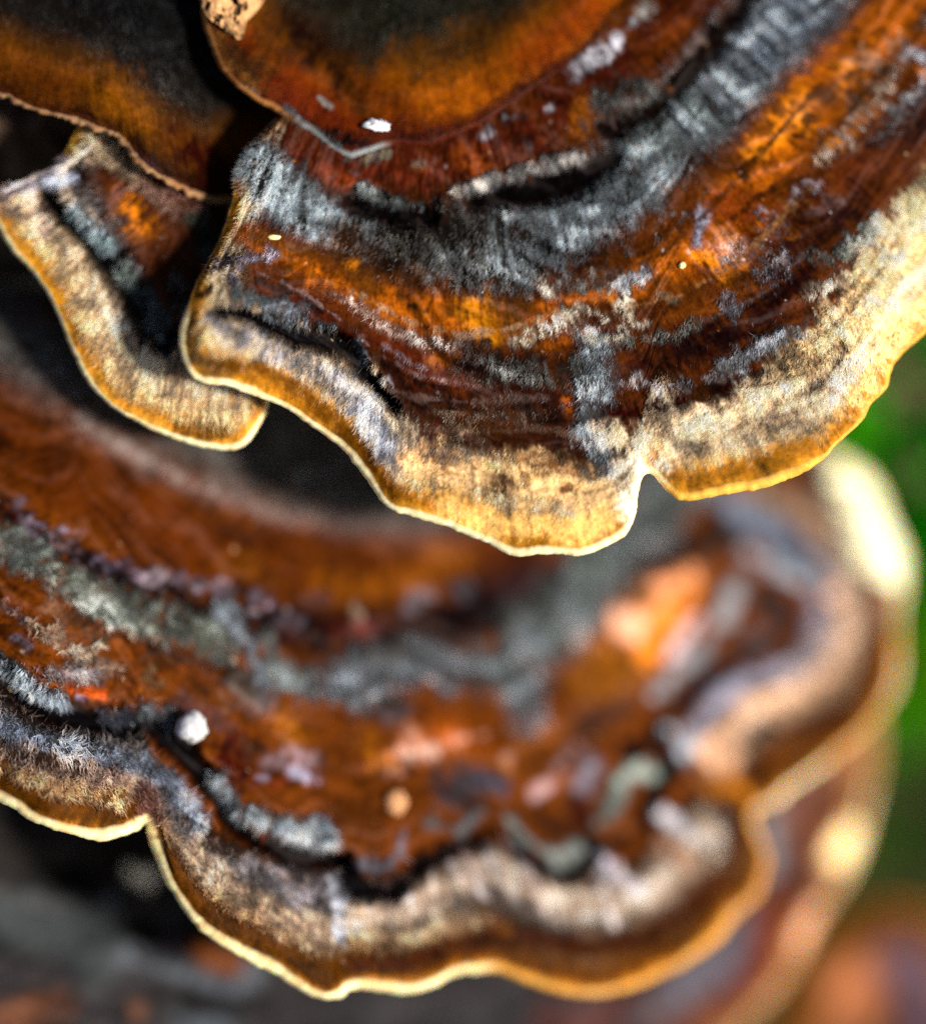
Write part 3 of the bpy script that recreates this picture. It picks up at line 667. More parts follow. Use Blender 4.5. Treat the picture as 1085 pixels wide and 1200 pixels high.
# ---------------------------------------------------------------- dark cap at the upper corner
LU_M = [(-160, 60), (-90, 95), (-30, 112), (4, 115), (15, 118), (37, 129), (70, 140), (92, 146), (122, 158), (144, 170), (158, 191), (177, 206), (206, 221), (236, 233), (256, 240), (285, 232), (318, 200), (345, 150), (365, 90)]
LU_I = [(-150, -200), (-60, -220), (50, -230), (150, -230), (240, -210), (330, -160)]
lu_zones = [(0, (120, 50, 25), 0.05), (6, (62, 24, 10), 0.0), (20, (120, 58, 8), 0.0), (50, (165, 80, 8), 0.02), (80, (110, 62, 20), 0.2, (140, 100, 60)), (105, (50, 42, 36), 0.45, (105, 95, 85)), (160, (28, 27, 26), 0.4, (75, 73, 72)), (400, (20, 20, 20), 0.3, (60, 60, 60))]
lu_strokes = [St([(200, 150), (240, 190), (250, 220)], 22, (72, 18, 12), s=.9), St([(150, 175), (185, 205)], 7, (78, 40, 58), s=.8), St([(130, 110), (170, 140)], 26, (175, 92, 8), s=.9, a=.9), St([(20, 90), (70, 110)], 18, (140, 62, 8), s=.9, a=.8)]
bracket('dark brown cap with one orange band beside the velvety cap, lip raggedly pale', LU_M, LU_I, d_leftup, (120, -260), lu_zones, lu_strokes, nu=320, nv=200, rimw=7, thick=24, lines_amt=.4,
        rimcol=(170, 130, 95), nhair=10000, hairlen=6, hairw=.9, seed=7, relief=4, edge_d=6, root_d=220, gain=.6, hgain=.7, rimbump=4, wob=2)

# ---------------------------------------------------------------- small bracket below it
LL_M = [(100, 130), (74, 178), (55, 198), (24, 209), (2, 219), (-8, 232), (-4, 258), (15, 294), (37, 317), (55, 343), (70, 372), (79, 399), (92, 427), (111, 457), (136, 479), (166, 497), (199, 512), (236, 524), (272, 528), (291, 519), (306, 497), (316, 475), (318, 455), (312, 430), (320, 380)]
LL_I = [(150, 110), (160, 130), (175, 150), (195, 165), (215, 180), (235, 195), (255, 215), (270, 240), (290, 280), (310, 330)]
ll_zones = [(0, (215, 150, 50), 0), (8, (205, 140, 40), 0), (18, (195, 145, 75), .3, (220, 188, 135)), (40, (185, 155, 115), .8, (230, 205, 170)), (78, (150, 125, 100), .8, (215, 195, 175)), (100, (60, 35, 25), .3, (120, 110, 105)), (130, (90, 38, 10), .05), (300, (70, 30, 10), .1)]
ll_strokes = [
    St([(5, 228, 10), (40, 215, 12), (75, 195, 14)], 12, (150, 135, 135), r=.7, hc=(190, 180, 185), s=.8), St([(60, 215), (85, 205)], 9, (150, 160, 190), r=.8, hc=(190, 200, 225)), St([(10, 240), (60, 240), (50, 270)], 14, (140, 112, 98), s=.9, r=.6, hc=(195, 170, 155)),
    St([(60, 232, 9), (85, 262, 10), (120, 295, 13), (150, 330, 14), (175, 370, 16), (195, 402, 12)], 12, (9, 5, 9), h=-23, r=0, j=.3), St([(92, 245), (110, 268), (128, 285)], 7, (110, 130, 138), r=1, hc=(165, 185, 192), h=6, hl=11), St([(150, 320), (175, 355), (190, 385)], 11, (82, 90, 82), r=1, hc=(150, 158, 148), h=5, hl=12),  # groove stroke blackens the recess to paint its shade
    St([(150, 240, 22), (165, 265, 22)], 22, (228, 115, 14), s=.9), St([(180, 300), (200, 330)], 26, (90, 36, 8), s=.9), St([(120, 180), (150, 190), (170, 205)], 13, (130, 105, 82), r=.9, hc=(190, 170, 145), j=.9, hl=13), St([(100, 170), (115, 160)], 10, (92, 45, 25), s=.8), St([(175, 215), (200, 240)], 12, (110, 70, 55), r=.6, hc=(165, 130, 115), j=.9),
    St([(235, 260), (245, 290)], 16, (40, 42, 30), r=.7, hc=(85, 88, 70)), St([(205, 225), (235, 235)], 9, (105, 55, 45), r=.3, hc=(150, 110, 100)), St([(140, 225), (130, 240)], 7, (150, 100, 90), s=.8), St([(210, 330), (215, 360)], 14, (60, 50, 42), r=.5, hc=(110, 100, 90)),
    St([(135, 385), (150, 410)], 16, (120, 90, 72), s=.9, a=.7), St([(240, 475), (290, 470)], 14, (175, 125, 55), s=.9, a=.8), St([(215, 500), (270, 505)], 9, (160, 98, 25), s=.9), St([(35, 310), (60, 345), (80, 390), (100, 430)], 9, (205, 135, 18), s=.9, r=0, j=.2),
]
bracket('small bracket with a wide tan margin tucked beneath the dark brown cap', LL_M, LL_I, d_leftlow, (260, 120), ll_zones, ll_strokes, nu=380, nv=170, rimw=7.5, thick=24, rimcol=(255, 238, 190), nhair=32000, hairlen=7, seed=9, relief=4, root_d=160,
        rim_scale=[([(100, 130), (55, 198), (0, 220)], 30, .35)], rim_strokes=[St([(100, 130), (74, 178), (24, 209), (-8, 232)], 20, (70, 58, 55))])

# ---------------------------------------------------------------- wide lower bracket
LOW_M = [(-260, 800), (-160, 870), (-80, 915), (0, 941), (37, 962), (75, 976), (116, 985), (142, 982), (161, 973), (171, 967), (174, 982), (180, 1001), (195, 1035), (217, 1069), (240, 1095), (277, 1119), (311, 1136), (345, 1155),
         (367, 1169), (397, 1171), (412, 1160), (432, 1159), (474, 1165), (507, 1157), (534, 1143), (560, 1140), (582, 1138), (612, 1149), (650, 1162), (695, 1167), (737, 1159), (775, 1144), (809, 1125), (842, 1102), (857, 1080),
         (874, 1064), (891, 1046), (899, 1012), (891, 982), (884, 960), (889, 948), (910, 942), (928, 925), (962, 900), (996, 874), (1022, 848), (1045, 817), (1054, 784), (1055, 719), (1060, 682), (1058, 645), (1043, 608), (1028, 571), (1008, 548), (980, 532), (940, 500)]
LOW_I = [(-200, 330), (-80, 310), (50, 300), (150, 300), (250, 310), (350, 330), (450, 350), (550, 370), (640, 390), (720, 410), (800, 430), (860, 450)]
low_zones = [(0, (190, 115, 25), 0), (8, (130, 62, 8), 0), (24, (120, 62, 12), 0.0), (36, (150, 100, 55), .5, (215, 175, 130)), (60, (130, 100, 80), .9, (205, 180, 155)), (92, (100, 85, 78), .8, (175, 165, 160)), (120, (60, 30, 15), .2, (140, 110, 90)), (140, (140, 62, 8), .02), (700, (130, 58, 8), .02)]
low_strokes = [
    St([(-60, 330, 90), (100, 400, 90), (250, 490, 80), (400, 550, 70), (520, 570, 60), (640, 560, 60)], 80, (128, 124, 118), s=.6, r=.5, hc=(125, 124, 120), j=.2, hl=6), St([(100, 500), (200, 555), (320, 598), (420, 612), (510, 618)], 16, (165, 152, 148), s=.9, a=.8),
    St([(-40, 485, 50), (80, 560, 46), (180, 612, 46), (280, 655, 46), (400, 672, 46), (520, 668, 46), (620, 650, 40)], 46, (112, 44, 4), s=.6, r=0, j=.2), St([(380, 690), (450, 695), (520, 660)], 26, (165, 80, 8), s=.9, a=.9), St([(280, 665), (300, 672)], 24, (140, 68, 8), s=.9, a=.8),
    St([(-30, 575, 14), (40, 620, 16), (110, 660, 18), (190, 700, 22), (280, 730, 26), (400, 745, 30), (520, 735, 34), (620, 700, 36), (680, 660, 26)], 22, (26, 10, 14), s=.5, r=.02, j=.4), St([(400, 740), (430, 735)], 20, (88, 28, 22), s=.9), St([(600, 690), (640, 670)], 24, (72, 34, 38), s=.9),
    St([(25, 605), (55, 618)], 4, (150, 132, 150), j=.9), St([(75, 622), (98, 622)], 4, (150, 132, 152)), St([(60, 638), (95, 648)], 6, (120, 95, 100)), St([(115, 655), (145, 668)], 8, (112, 100, 122), j=.8), St([(155, 672), (175, 678)], 6, (140, 118, 138)), St([(225, 682), (270, 692)], 4, (150, 136, 145), j=.8), St([(300, 695), (312, 708)], 6, (165, 145, 165)), St([(325, 722), (350, 730)], 8, (112, 100, 112)),
    St([(415, 712), (420, 722)], 7, (160, 138, 118), h=3), St([(422, 735), (428, 742)], 8, (140, 62, 62)), St([(365, 703), (378, 703)], 9, (128, 78, 70)), St([(480, 712), (495, 700)], 10, (130, 118, 128)), St([(540, 690), (545, 695)], 9, (110, 100, 110)),
    St([(-20, 590), (30, 630), (80, 665), (140, 698)], 7, (22, 22, 22), h=-4), St([(-20, 612, 14), (40, 655, 15), (100, 695, 17), (160, 722, 18), (210, 738, 20), (270, 752, 22)], 18, (118, 122, 110), r=.8, hc=(165, 168, 155), hl=7, h=4), St([(265, 715, 10), (290, 755, 11), (310, 790, 9)], 10, (135, 142, 150), r=.4, hc=(175, 182, 190), h=4), St([(310, 750, 12), (335, 800, 11)], 12, (125, 132, 130), r=.4, hc=(165, 172, 170), h=4), St([(255, 775), (300, 800)], 9, (20, 14, 14), r=0, h=-4),
    St([(370, 810, 24), (400, 800, 34), (450, 775, 26), (520, 780, 30), (570, 775, 26), (615, 800, 24), (615, 845, 18)], 28, (98, 102, 104), s=.5, r=.4, hc=(150, 156, 160), hl=7, h=3), St([(455, 830), (440, 815)], 16, (62, 48, 42), s=.8), St([(460, 840), (475, 832)], 12, (110, 95, 98), s=.8),
    St([(590, 770), (650, 720), (690, 680), (730, 640), (770, 590), (810, 545)], 40, (98, 104, 102), s=.6, r=.35, hc=(150, 156, 155), hl=7), St([(615, 745), (620, 760)], 18, (125, 130, 138), s=.9), St([(690, 670), (700, 665)], 22, (115, 125, 116), s=.9),
    *Sp([(10, 600), (60, 628), (150, 672), (270, 692), (350, 728)], 14, 60, 2, 7, [(140, 124, 142), (105, 90, 105), (60, 22, 26), (165, 148, 160), (30, 14, 18)]), *Sp([(20, 700), (120, 750), (220, 800), (320, 860), (420, 900)], 34, 70, 3, 9, [(165, 75, 10), (85, 34, 8), (150, 112, 85), (60, 24, 10), (120, 66, 40)]), *Sp([(20, 640), (120, 700), (250, 750)], 14, 50, 2, 7, [(135, 140, 128), (85, 88, 80), (150, 152, 142)], r=.6, hc=(170, 172, 160), hl=6), *Sp([(380, 800), (520, 780), (620, 810)], 26, 30, 4, 10, [(120, 126, 130), (72, 76, 80), (60, 45, 40)]), *Sp([(440, 880), (560, 880), (660, 890)], 26, 30, 4, 10, [(205, 120, 50), (110, 45, 14), (185, 145, 130), (70, 28, 12)]),
    # inner pale specks of orange band
    St([(12, 715, 8), (22, 722, 9)], 9, (140, 118, 115), j=.9, r=.5, hc=(180, 160, 155)), St([(40, 735, 8), (75, 755, 11), (105, 770, 11), (135, 782, 10)], 10, (155, 122, 100), j=1, r=.8, hc=(205, 178, 155)), St([(60, 785), (95, 792), (110, 790)], 9, (130, 118, 115), j=1, r=.8, hc=(180, 168, 165)), St([(172, 790), (182, 800)], 13, (150, 112, 72), j=.8, r=.5, hc=(190, 155, 118)),
    St([(20, 748), (30, 755)], 8, (130, 122, 140), j=.8, r=.3), St([(85, 805), (105, 812), (118, 815)], 9, (212, 78, 22), s=.8), St([(92, 818), (100, 820)], 4, (170, 155, 185)), St([(175, 762), (215, 765)], 9, (105, 70, 50), s=.9, j=1), St([(90, 720), (125, 740)], 10, (92, 62, 40), s=.9, j=.9), St([(150, 745), (220, 770), (270, 800)], 9, (52, 22, 10), s=.9),
    St([(60, 690), (130, 730)], 9, (60, 28, 10), s=.9, a=.8), St([(205, 820), (250, 845), (260, 850)], 10, (122, 75, 68), s=.8, j=1), St([(280, 800), (290, 820)], 13, (118, 105, 100), s=.8, j=.5), St([(310, 815), (318, 832)], 11, (112, 105, 108), s=.8), St([(285, 810), (275, 795)], 8, (110, 95, 85), s=.8),
    St([(330, 840), (345, 870)], 14, (175, 90, 14), s=.9), St([(430, 870), (440, 890)], 14, (185, 96, 12), s=.9), St([(490, 870), (530, 860), (560, 870)], 24, (192, 82, 10), s=.9), St([(475, 885, 10), (505, 880, 12)], 11, (190, 150, 132), s=.8), St([(535, 868, 9), (570, 860, 9)], 9, (200, 140, 120), s=.8), St([(480, 855), (485, 865)], 9, (185, 130, 105), s=.8), St([(630, 860), (640, 900), (660, 930)], 30, (150, 72, 22), s=.9), St([(650, 900), (668, 880)], 9, (175, 140, 140), s=.9), St([(640, 920), (625, 935)], 8, (165, 130, 130), s=.9),
    St([(310, 895, 10), (330, 885, 11), (365, 895, 10)], 11, (160, 128, 132), s=.7, j=.9), St([(345, 905), (370, 915)], 9, (165, 160, 185), s=.7, j=.6), St([(300, 910), (310, 912)], 6, (150, 140, 165)), St([(320, 920), (330, 915)], 7, (165, 62, 32), s=.8), St([(270, 880), (290, 910), (270, 915)], 18, (78, 14, 10), s=.9),
    St([(710, 770, 30), (740, 790, 26), (690, 800, 20)], 28, (150, 78, 12), s=.9), St([(735, 740, 18), (770, 700, 20), (805, 670, 16)], 18, (215, 140, 95), s=.8), St([(760, 765), (780, 730), (805, 700)], 14, (212, 108, 22), s=.8), St([(725, 725), (735, 735)], 14, (215, 160, 130), s=.9), St([(740, 690), (755, 700)], 12, (120, 78, 25), s=.9),
    St([(760, 650), (820, 640), (870, 610), (900, 580)], 22, (52, 34, 28), s=.7), St([(760, 860), (790, 835), (820, 800)], 14, (50, 20, 16), s=.7), St([(690, 850), (740, 830)], 14, (95, 52, 38), s=.7),
    St([(865, 680, 11), (850, 720, 12), (825, 760, 12), (790, 790, 12), (765, 815, 10)], 12, (140, 142, 148), s=.7), St([(815, 725), (800, 750), (785, 772)], 7, (185, 160, 162), s=.7), St([(845, 585, 14), (890, 610, 16), (935, 645, 16), (975, 685, 12)], 15, (118, 130, 152), s=.7), St([(880, 650, 10), (920, 668, 11), (955, 695, 10)], 10, (150, 162, 176), s=.7),
    St([(890, 690, 10), (925, 715, 13), (918, 750, 13), (875, 775, 12), (830, 800, 12), (800, 835, 10)], 12, (24, 28, 40), s=.7), St([(905, 640), (950, 668)], 4, (70, 82, 100), s=.7), St([(905, 710), (900, 740), (870, 755)], 6, (105, 115, 125), s=.7),
    St([(960, 700, 13), (962, 745, 15), (935, 780, 15), (880, 795, 14), (835, 825, 13), (815, 860, 12)], 14, (138, 138, 158), s=.7),
    St([(978, 695, 14), (990, 735, 17), (975, 785, 17), (935, 815, 20), (880, 840, 20), (845, 875, 18), (838, 915, 14)], 18, (192, 150, 118), s=.7), St([(975, 700), (985, 720)], 12, (215, 170, 140), s=.8), St([(885, 830), (930, 812)], 13, (210, 168, 135), s=.8), St([(835, 885), (850, 895)], 14, (215, 165, 130), s=.8), St([(880, 570), (930, 590), (960, 620), (985, 665)], 14, (150, 120, 98), s=.7),
    # groove blackened in the pigment for its shade, with tufts
    St([(-30, 770, 12), (20, 808, 13), (60, 832, 14), (120, 846, 15), (180, 848, 15), (215, 878, 12), (240, 912, 10), (262, 940, 10)], 13, (10, 6, 10), h=-27, r=0, j=.25), St([(-20, 755), (8, 778), (30, 795), (50, 812), (72, 818)], 8, (105, 112, 112), r=1, hc=(165, 172, 176), h=8, hl=9.5, j=.5), St([(125, 838), (150, 836)], 9, (60, 62, 70), r=1, hc=(105, 108, 118), h=5, hl=11), St([(165, 828), (175, 832)], 8, (85, 90, 92), r=1, hc=(135, 142, 145), h=5, hl=11), St([(196, 826), (200, 850)], 7, (105, 110, 115), r=1, hc=(160, 165, 170), h=5, hl=12),
    St([(255, 915, 9), (275, 945, 11), (310, 962, 11), (350, 972, 11), (385, 982, 12)], 11, (140, 148, 150), r=1, hc=(190, 198, 200), h=8, hl=9, j=.4), St([(262, 950, 8), (300, 985, 10), (345, 1000, 11), (390, 1008, 11)], 10, (16, 6, 8), h=-23, r=0, j=.25), St([(372, 965), (388, 985)], 7, (175, 182, 195), r=.4, hc=(200, 205, 215)),
    St([(400, 960, 22), (440, 970, 24)], 24, (110, 48, 6), s=.7), St([(400, 1010, 10), (410, 1040, 12), (460, 1042, 14), (492, 1012, 13), (520, 995, 13), (555, 985, 12), (577, 968, 12), (605, 992, 12), (635, 1015, 12), (672, 1020, 14), (688, 992, 13), (712, 988, 10), (742, 974, 10), (760, 940, 10), (782, 902, 13), (770, 872, 14), (735, 876, 12)], 12, (10, 7, 12), h=-23, r=0, j=.25),
    St([(540, 925, 34), (560, 915, 28)], 32, (62, 68, 78), s=.6, h=4), St([(500, 965), (540, 972), (565, 950)], 10, (112, 122, 128), s=.8, h=5), St([(560, 905), (588, 920)], 10, (95, 88, 108), s=.8), St([(425, 1015), (450, 1018), (470, 1000), (472, 975)], 8, (120, 118, 130), s=.8, h=5), St([(595, 960), (615, 985), (650, 1005), (670, 992)], 10, (125, 132, 130), s=.7, h=6), St([(630, 960), (650, 970)], 12, (40, 28, 38), s=.9), St([(685, 960), (672, 940)], 14, (92, 22, 8), s=.8),
    St([(700, 965, 9), (716, 950, 13), (726, 925, 10)], 12, (112, 122, 118), s=.8, h=5), St([(728, 915, 9), (750, 898, 11), (762, 905, 8)], 10, (135, 148, 142), s=.8, h=5), St([(785, 855), (800, 866), (800, 885)], 9, (150, 162, 175), s=.9), St([(690, 900), (680, 920)], 12, (125, 120, 135), s=.9),
    # fuzzy shoulder
    St([(-20, 842, 16), (40, 870, 16), (110, 884, 15), (165, 896, 16), (200, 922, 14), (232, 962, 12)], 16, (86, 88, 92), r=1, hc=(178, 184, 194), hl=9.5, j=.3, h=3), St([(0, 880), (80, 900), (150, 915), (180, 930)], 12, (98, 66, 52), r=.9, hc=(200, 172, 158), hl=9, s=.8), St([(170, 925), (180, 955)], 14, (82, 44, 36), r=.6, hc=(135, 95, 85), s=.9),
    St([(0, 900), (50, 922), (100, 932), (140, 940)], 9, (150, 100, 50), r=.6, hc=(225, 190, 150), hl=9, s=.9), St([(230, 1000, 16), (270, 1040, 20), (330, 1070, 22), (380, 1085, 20)], 20, (150, 122, 104), r=1, hc=(225, 198, 172), hl=8, s=.7), St([(290, 1010), (340, 1035), (380, 1045)], 18, (128, 112, 108), r=.9, hc=(190, 178, 178), hl=8, s=.8),
    St([(388, 1030, 7), (396, 1060, 8), (398, 1095, 6)], 7, (175, 178, 190), r=.4, hc=(205, 208, 218), s=.8), St([(418, 1070, 14), (470, 1062, 18), (530, 1035, 22), (580, 1010, 22), (620, 1045, 24), (690, 1055, 26), (760, 1045, 24), (800, 1010, 22), (825, 970, 20)], 24, (165, 140, 120), r=.5, hc=(205, 185, 168), hl=7, s=.7, h=3, m=.12),
    St([(525, 1005), (540, 1030)], 6, (185, 178, 182), s=.8), St([(565, 990), (610, 1060)], 6, (175, 165, 165), s=.9), St([(590, 985), (618, 1020)], 5, (180, 172, 182), s=.9), St([(460, 1080), (470, 1095)], 5, (190, 170, 165), s=.8), St([(700, 1000), (740, 1040)], 9, (165, 168, 185), s=.9), St([(770, 950, 8), (800, 970, 9), (828, 990, 8)], 9, (180, 178, 186), s=.9), St([(712, 1005), (738, 1045)], 5, (190, 180, 192), s=.9), St([(780, 990), (800, 1005)], 12, (175, 128, 100), s=.9),
    *[St([(x0, y0), (x0 + 12 + (k % 3) * 4, y0 + 40 + 9 * (k % 4))], 3 + (k % 3), [(195, 182, 175), (120, 92, 78), (205, 196, 200)][k % 3], s=.8, j=.3, a=.8) for k, (x0, y0) in
      enumerate([(430, 1055), (452, 1050), (475, 1040), (505, 1018), (520, 1012), (545, 1000), (560, 995), (600, 1000), (622, 1030), (645, 1035), (668, 1040), (700, 1020), (725, 1010), (290, 1010), (330, 1025), (360, 1030), (250, 985)])],
    # brown line behind the margin, right half
    St([(-20, 905), (30, 935), (80, 955), (130, 962)], 9, (120, 62, 6), s=.9, r=0), St([(195, 1000), (215, 1040), (250, 1080), (300, 1108), (360, 1130), (400, 1135)], 12, (118, 60, 6), s=.9, r=0, j=.15),
    St([(412, 1130, 12), (470, 1128, 13), (530, 1108, 14), (580, 1095, 16), (640, 1105, 18), (700, 1112, 18), (760, 1096, 17), (810, 1062, 16), (846, 1020, 15), (864, 975, 13), (858, 940, 13), (880, 905, 15), (905, 885, 15), (948, 856, 15), (1000, 828, 13), (1016, 790, 10), (1022, 740, 9), (1020, 690, 8)], 15, (82, 32, 5), s=.7, r=0, j=.2),
    St([(985, 560, 16), (1015, 590, 26), (1035, 640, 26), (1045, 675, 16)], 24, (255, 245, 200), s=.6, m=0), St([(1035, 700), (1045, 720)], 10, (150, 110, 90), m=0),  # near-white stroke paints the cream far margin as brightly lit
    St([(840, 920), (865, 925)], 16, (175, 98, 20), s=.9), St([(930, 862), (900, 890)], 8, (150, 72, 14), s=.9), St([(575, 1075), (590, 1085)], 10, (150, 78, 12), s=.9),
]
bracket('wide lower bracket with rusty bands and cream edge beneath the large upper bracket', LOW_M, LOW_I, d_low, (430, 420), low_zones, low_strokes, nu=700, nv=380, rimw=12, thick=36,
        rimcol=(255, 236, 180), under=.5, hairw=1.3, nhair=80000, hairlen=10, seed=13, relief=7, flecks=130, mott_x=600, lines_amt=1.1, gain=1.02, hgain=1.15, rimbump=.7, root_d=300, hair_x=430, rim_scale=[([(420, 1160), (600, 1145), (850, 1090)], 60, .85), ([(1060, 700), (1050, 800), (960, 900)], 70, .6), ([(890, 1040), (890, 950)], 40, .7)],
        rim_strokes=[St([(600, 1150), (800, 1130), (890, 1040), (890, 960)], 34, (222, 160, 72)), St([(960, 900), (1030, 840), (1050, 760)], 30, (215, 165, 105)), St([(905, 945), (925, 930)], 14, (255, 235, 190)), St([(945, 915), (965, 900)], 12, (255, 230, 180)), St([(1045, 815), (1052, 780)], 14, (235, 205, 165)), St([(1052, 720), (1058, 700)], 16, (150, 120, 105)), St([(870, 1065), (893, 1040)], 14, (205, 150, 90)), St([(1000, 555), (1045, 620), (1055, 690)], 40, (255, 240, 180))])  # palest rim strokes paint highlights and the brightly lit far edge

# ---------------------------------------------------------------- bracket underneath
UN_M = [(-200, 1330), (100, 1420), (400, 1440), (650, 1400), (800, 1300), (870, 1205), (910, 1163), (938, 1120), (956, 1084), (978, 1047), (999, 1010), (1014, 960), (1026, 900), (1028, 850), (1004, 800), (960, 760)]
UN_I = [(-150, 860), (0, 840), (150, 830), (300, 820), (450, 800), (600, 780), (750, 760), (850, 750)]
un_zones = [(0, (165, 120, 80), 0), (14, (150, 100, 66), 0), (34, (125, 66, 42), .1), (60, (110, 55, 40), .1), (95, (95, 85, 90), .2, (130, 122, 125)), (140, (70, 35, 28), .05), (190, (62, 58, 60), .2, (95, 92, 95)), (700, (42, 42, 44), .2, (80, 80, 82))]
un_strokes = [
    St([(0, 1000), (100, 1000), (180, 1010)], 30, (72, 64, 60), s=.8), St([(70, 1035), (130, 1015)], 20, (30, 24, 20), s=.9), St([(160, 1028), (172, 1032)], 10, (190, 182, 165), s=.8), St([(118, 1058), (128, 1062)], 9, (125, 130, 145), s=.8), St([(0, 1080), (110, 1090), (120, 1120)], 34, (68, 73, 76), s=.8),
    St([(155, 1095), (200, 1108), (250, 1115)], 13, (16, 10, 8), s=.8), St([(240, 1120), (280, 1135)], 16, (130, 60, 14), s=.7), St([(195, 1098), (205, 1105)], 10, (72, 62, 74), s=.9), St([(150, 1125), (210, 1140), (260, 1160), (290, 1150), (295, 1138)], 14, (98, 104, 114), s=.8), St([(225, 1168), (280, 1185), (320, 1180)], 11, (14, 14, 20), s=.8), St([(50, 1180), (0, 1200)], 24, (112, 70, 50), s=.7), St([(165, 1180), (160, 1185)], 10, (120, 80, 62), s=.9), St([(210, 1195), (260, 1205)], 16, (92, 100, 110), s=.8),
    St([(380, 1200), (480, 1190), (600, 1190)], 22, (72, 70, 74), s=.9), St([(640, 1195), (720, 1195)], 18, (92, 50, 50), s=.9), St([(800, 1165), (850, 1130), (880, 1095)], 22, (92, 92, 105), s=.9), St([(905, 960), (905, 1010)], 14, (125, 130, 138), s=.9), St([(930, 930), (935, 980), (935, 1040)], 18, (120, 72, 55), s=.9), St([(960, 900), (985, 870)], 22, (145, 98, 72), s=.9), St([(900, 1080), (915, 1060), (890, 1140), (860, 1180)], 18, (112, 42, 22), s=.9), St([(935, 1010), (940, 1050)], 12, (78, 42, 40), s=.9),
    St([(985, 1000), (1000, 980)], 15, (215, 178, 128), s=.9), St([(955, 1080), (940, 1095)], 13, (190, 138, 108), s=.9), St([(890, 1185), (920, 1165)], 16, (165, 120, 92), s=.9), St([(1005, 880), (1000, 930)], 14, (150, 105, 62), s=.9),  # first two strokes paint highlights near the edge
]
bracket('shadowed grey-brown bracket underneath the wide lower bracket', UN_M, UN_I, d_under, (500, 760), un_zones, un_strokes, nu=320, nv=200, rimw=6, thick=34, rimcol=(180, 138, 95), nhair=9000, hairlen=9, seed=17, relief=14, root_d=300, gain=1.7, hgain=1.1, mott_x=0, rim_strokes=[St([(1000, 1010), (1015, 960)], 40, (245, 215, 165))])  # pale rim stroke carries the painted highlight over the edge

# ---------------------------------------------------------------- far small bracket
FR_M = [(900, 1260), (915, 1180), (945, 1115), (990, 1070), (1050, 1060), (1110, 1080), (1170, 1140), (1210, 1230), (1200, 1330)]
FR_I = [(1010, 1340), (1020, 1320), (1040, 1305), (1070, 1300), (1100, 1305), (1120, 1325)]
fr_zones = [(0, (130, 75, 20), 0), (30, (150, 82, 25), 0), (70, (175, 100, 60), 0), (110, (120, 70, 50), .1), (400, (80, 60, 50), .1)]
fr_strokes = [St([(1060, 1120), (1085, 1180), (1080, 1230)], 26, (120, 105, 130), s=.9), St([(985, 1150), (1020, 1200)], 26, (190, 115, 75), s=.9)]
bracket('small orange-brown bracket low on the log below the moss', FR_M, FR_I, d_far, (1055, 1330), fr_zones, fr_strokes, nu=160, nv=80, rimw=8, thick=30, rimcol=(190, 120, 40), nhair=0, seed=21, relief=10, root_d=300)

# ---------------------------------------------------------------- small things lying on the brackets
def blob(name, x, y, d, r, col, label, cat, seed, squash=(1, 1, 1), rough=0.25, stalk=False):
    nu, nv = 40, 24
    th = np.linspace(0, 2 * math.pi, nu)[:, None]; ph = np.linspace(0, math.pi, nv)[None]
    ux = np.sin(ph) * np.cos(th); uy = np.cos(ph) * np.ones_like(th); uz = np.sin(ph) * np.sin(th)
    nz = 1 + rough * fbm(ux * 2.2 + uz * 1.3 + 9, uy * 2.2 + uz + 5, seed, 4)
    nz[-1] = nz[0]
    X = x + r * squash[0] * ux * nz; Y = y + r * squash[1] * uy * nz; Dd = d + r * squash[2] * uz * nz
    c = lin(col) * np.clip(1 + 0.3 * fbm(ux * 4 + 3, uy * 4 + uz * 3, seed + 2, 3), .4, 1.3)[..., None]
    o = mesh_obj(name, at(X, Y, Dd).reshape(-1, 3), grid_faces(nu, nv), M_RIM, None, True, c.reshape(-1, 3), {'translucency': np.full(nu * nv, .3)})
    tag(o, label, cat)
    return o
blob('fungal_bead', 225, 852, float(d_low(225, 852)) - 22, 18, (185, 185, 190), 'round white bead on the dark groove of the wide lower bracket', 'bead', 3, rough=.22)
blob('fungal_bud', 464, 940, float(d_low(464, 940)) - 10, 13, (190, 140, 100), 'peach coloured bud on the rusty band of the wide lower bracket', 'bud', 4, squash=(1, 1.1, .8), rough=.3)
blob('white_crumb', 440, 148, float(d_top(440, 148)) - 8, 8, (225, 225, 230), 'jagged white crumb at the lip of the velvety cap', 'crumb', 6, squash=(1.2, .7, .6), rough=1.9)
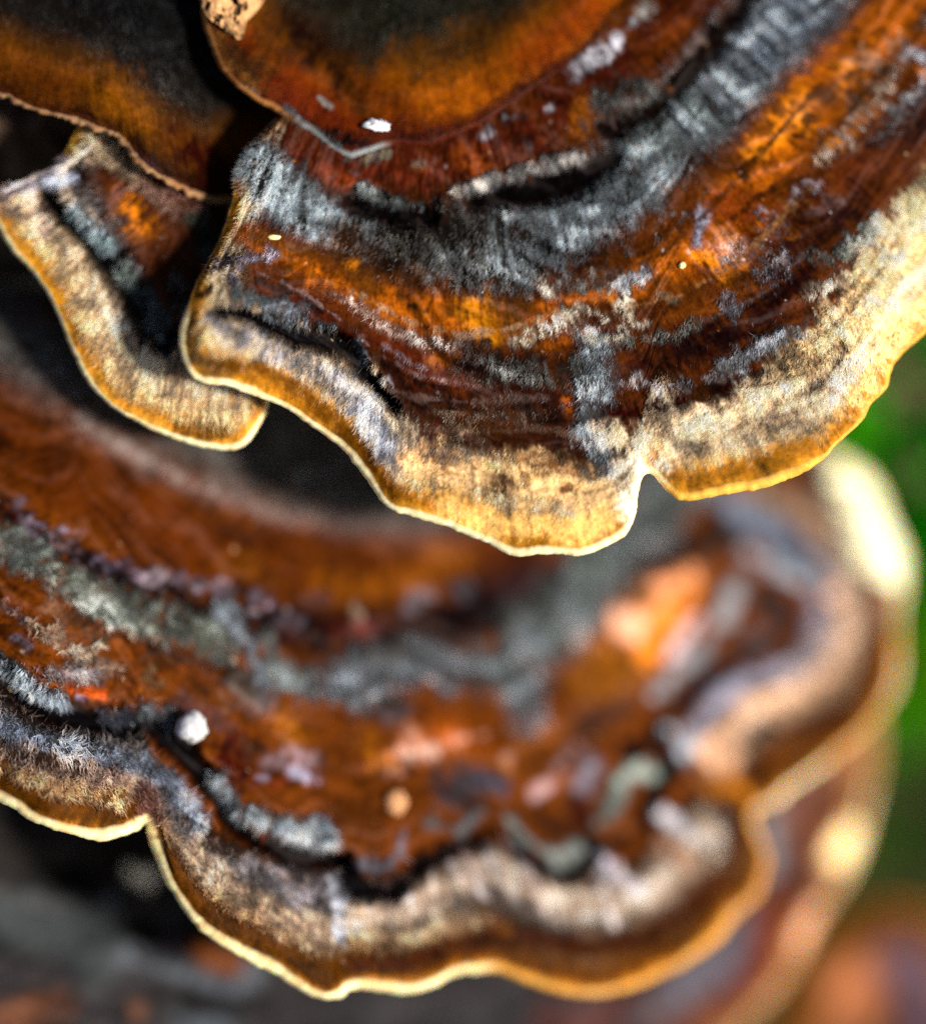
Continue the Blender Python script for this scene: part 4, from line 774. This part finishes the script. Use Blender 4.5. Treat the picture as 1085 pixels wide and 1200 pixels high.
blob('pale_grain', 321, 278, float(d_main(321, 278)) - 5, 6, (235, 225, 160), 'elongated pale grain on the orange band of the large upper bracket', 'grain', 8, squash=(1.25, .5, .5), rough=.4)
blob('spore_grain', 799, 311, float(d_main(799, 311)) - 5, 4, (250, 225, 160), 'tiny cream grain on the vivid orange patch of the large upper bracket', 'grain', 9, rough=.4)

def chip():
    # torn flake of dry bark with holes, sitting on the lip of the velvety cap
    ol = [(232, -30), (236, 4), (246, 22), (262, 34), (276, 46), (286, 44), (288, 26), (300, 14), (310, -4), (312, -30)]
    inn = [(262, -30), (264, -20), (268, -8), (272, 2), (276, 6), (279, 4), (280, -2), (283, -8), (287, -16), (288, -30)]
    o_ = spline(ol, 90); i_ = spline(inn, 90)
    v = np.linspace(0, 1, 34)
    X = i_[:, 0][:, None] * (1 - v) + o_[:, 0][:, None] * v; Y = i_[:, 1][:, None] * (1 - v) + o_[:, 1][:, None] * v
    X = X + 2.5 * fbm(X / 9, Y / 9, 61, 2) * v; Y = Y + 2.5 * fbm(X / 9, Y / 9, 64, 2) * v
    n1 = fbm(X / 14, Y / 14, 66, 4)
    D = d_top(X, Y) - 22 - 8 * n1 + 16 * v ** 4
    hole = sstep(.18, .34, fbm(X / 9, Y / 12, 68, 3))
    D = D + 8 * hole
    c = lin((185, 140, 95)) * np.clip(1 + .9 * fbm(X / 10, Y / 10, 70, 4), .3, 1.8)[..., None]
    c = c * (1 - .85 * hole[..., None])
    n = 90
    top = at(X, Y, D); bot = at(X, Y, D + 12)
    k = 90 * 34
    rim = np.stack([np.arange(n - 1) * 34 + 33, np.arange(n - 1) * 34 + 33 + k, (np.arange(n - 1) + 1) * 34 + 33 + k, (np.arange(n - 1) + 1) * 34 + 33], 1)
    o = mesh_obj('bark_flake', np.vstack([top.reshape(-1, 3), bot.reshape(-1, 3)]), [np.vstack([grid_faces(90, 34), grid_faces(90, 34, k), rim])], M_RIM, None, True,
                 np.vstack([c.reshape(-1, 3)] * 2), {'translucency': np.zeros(2 * k)})
    tag(o, 'torn pale tan bark flake stuck on the lip of the velvety cap', 'bark flake')
chip()
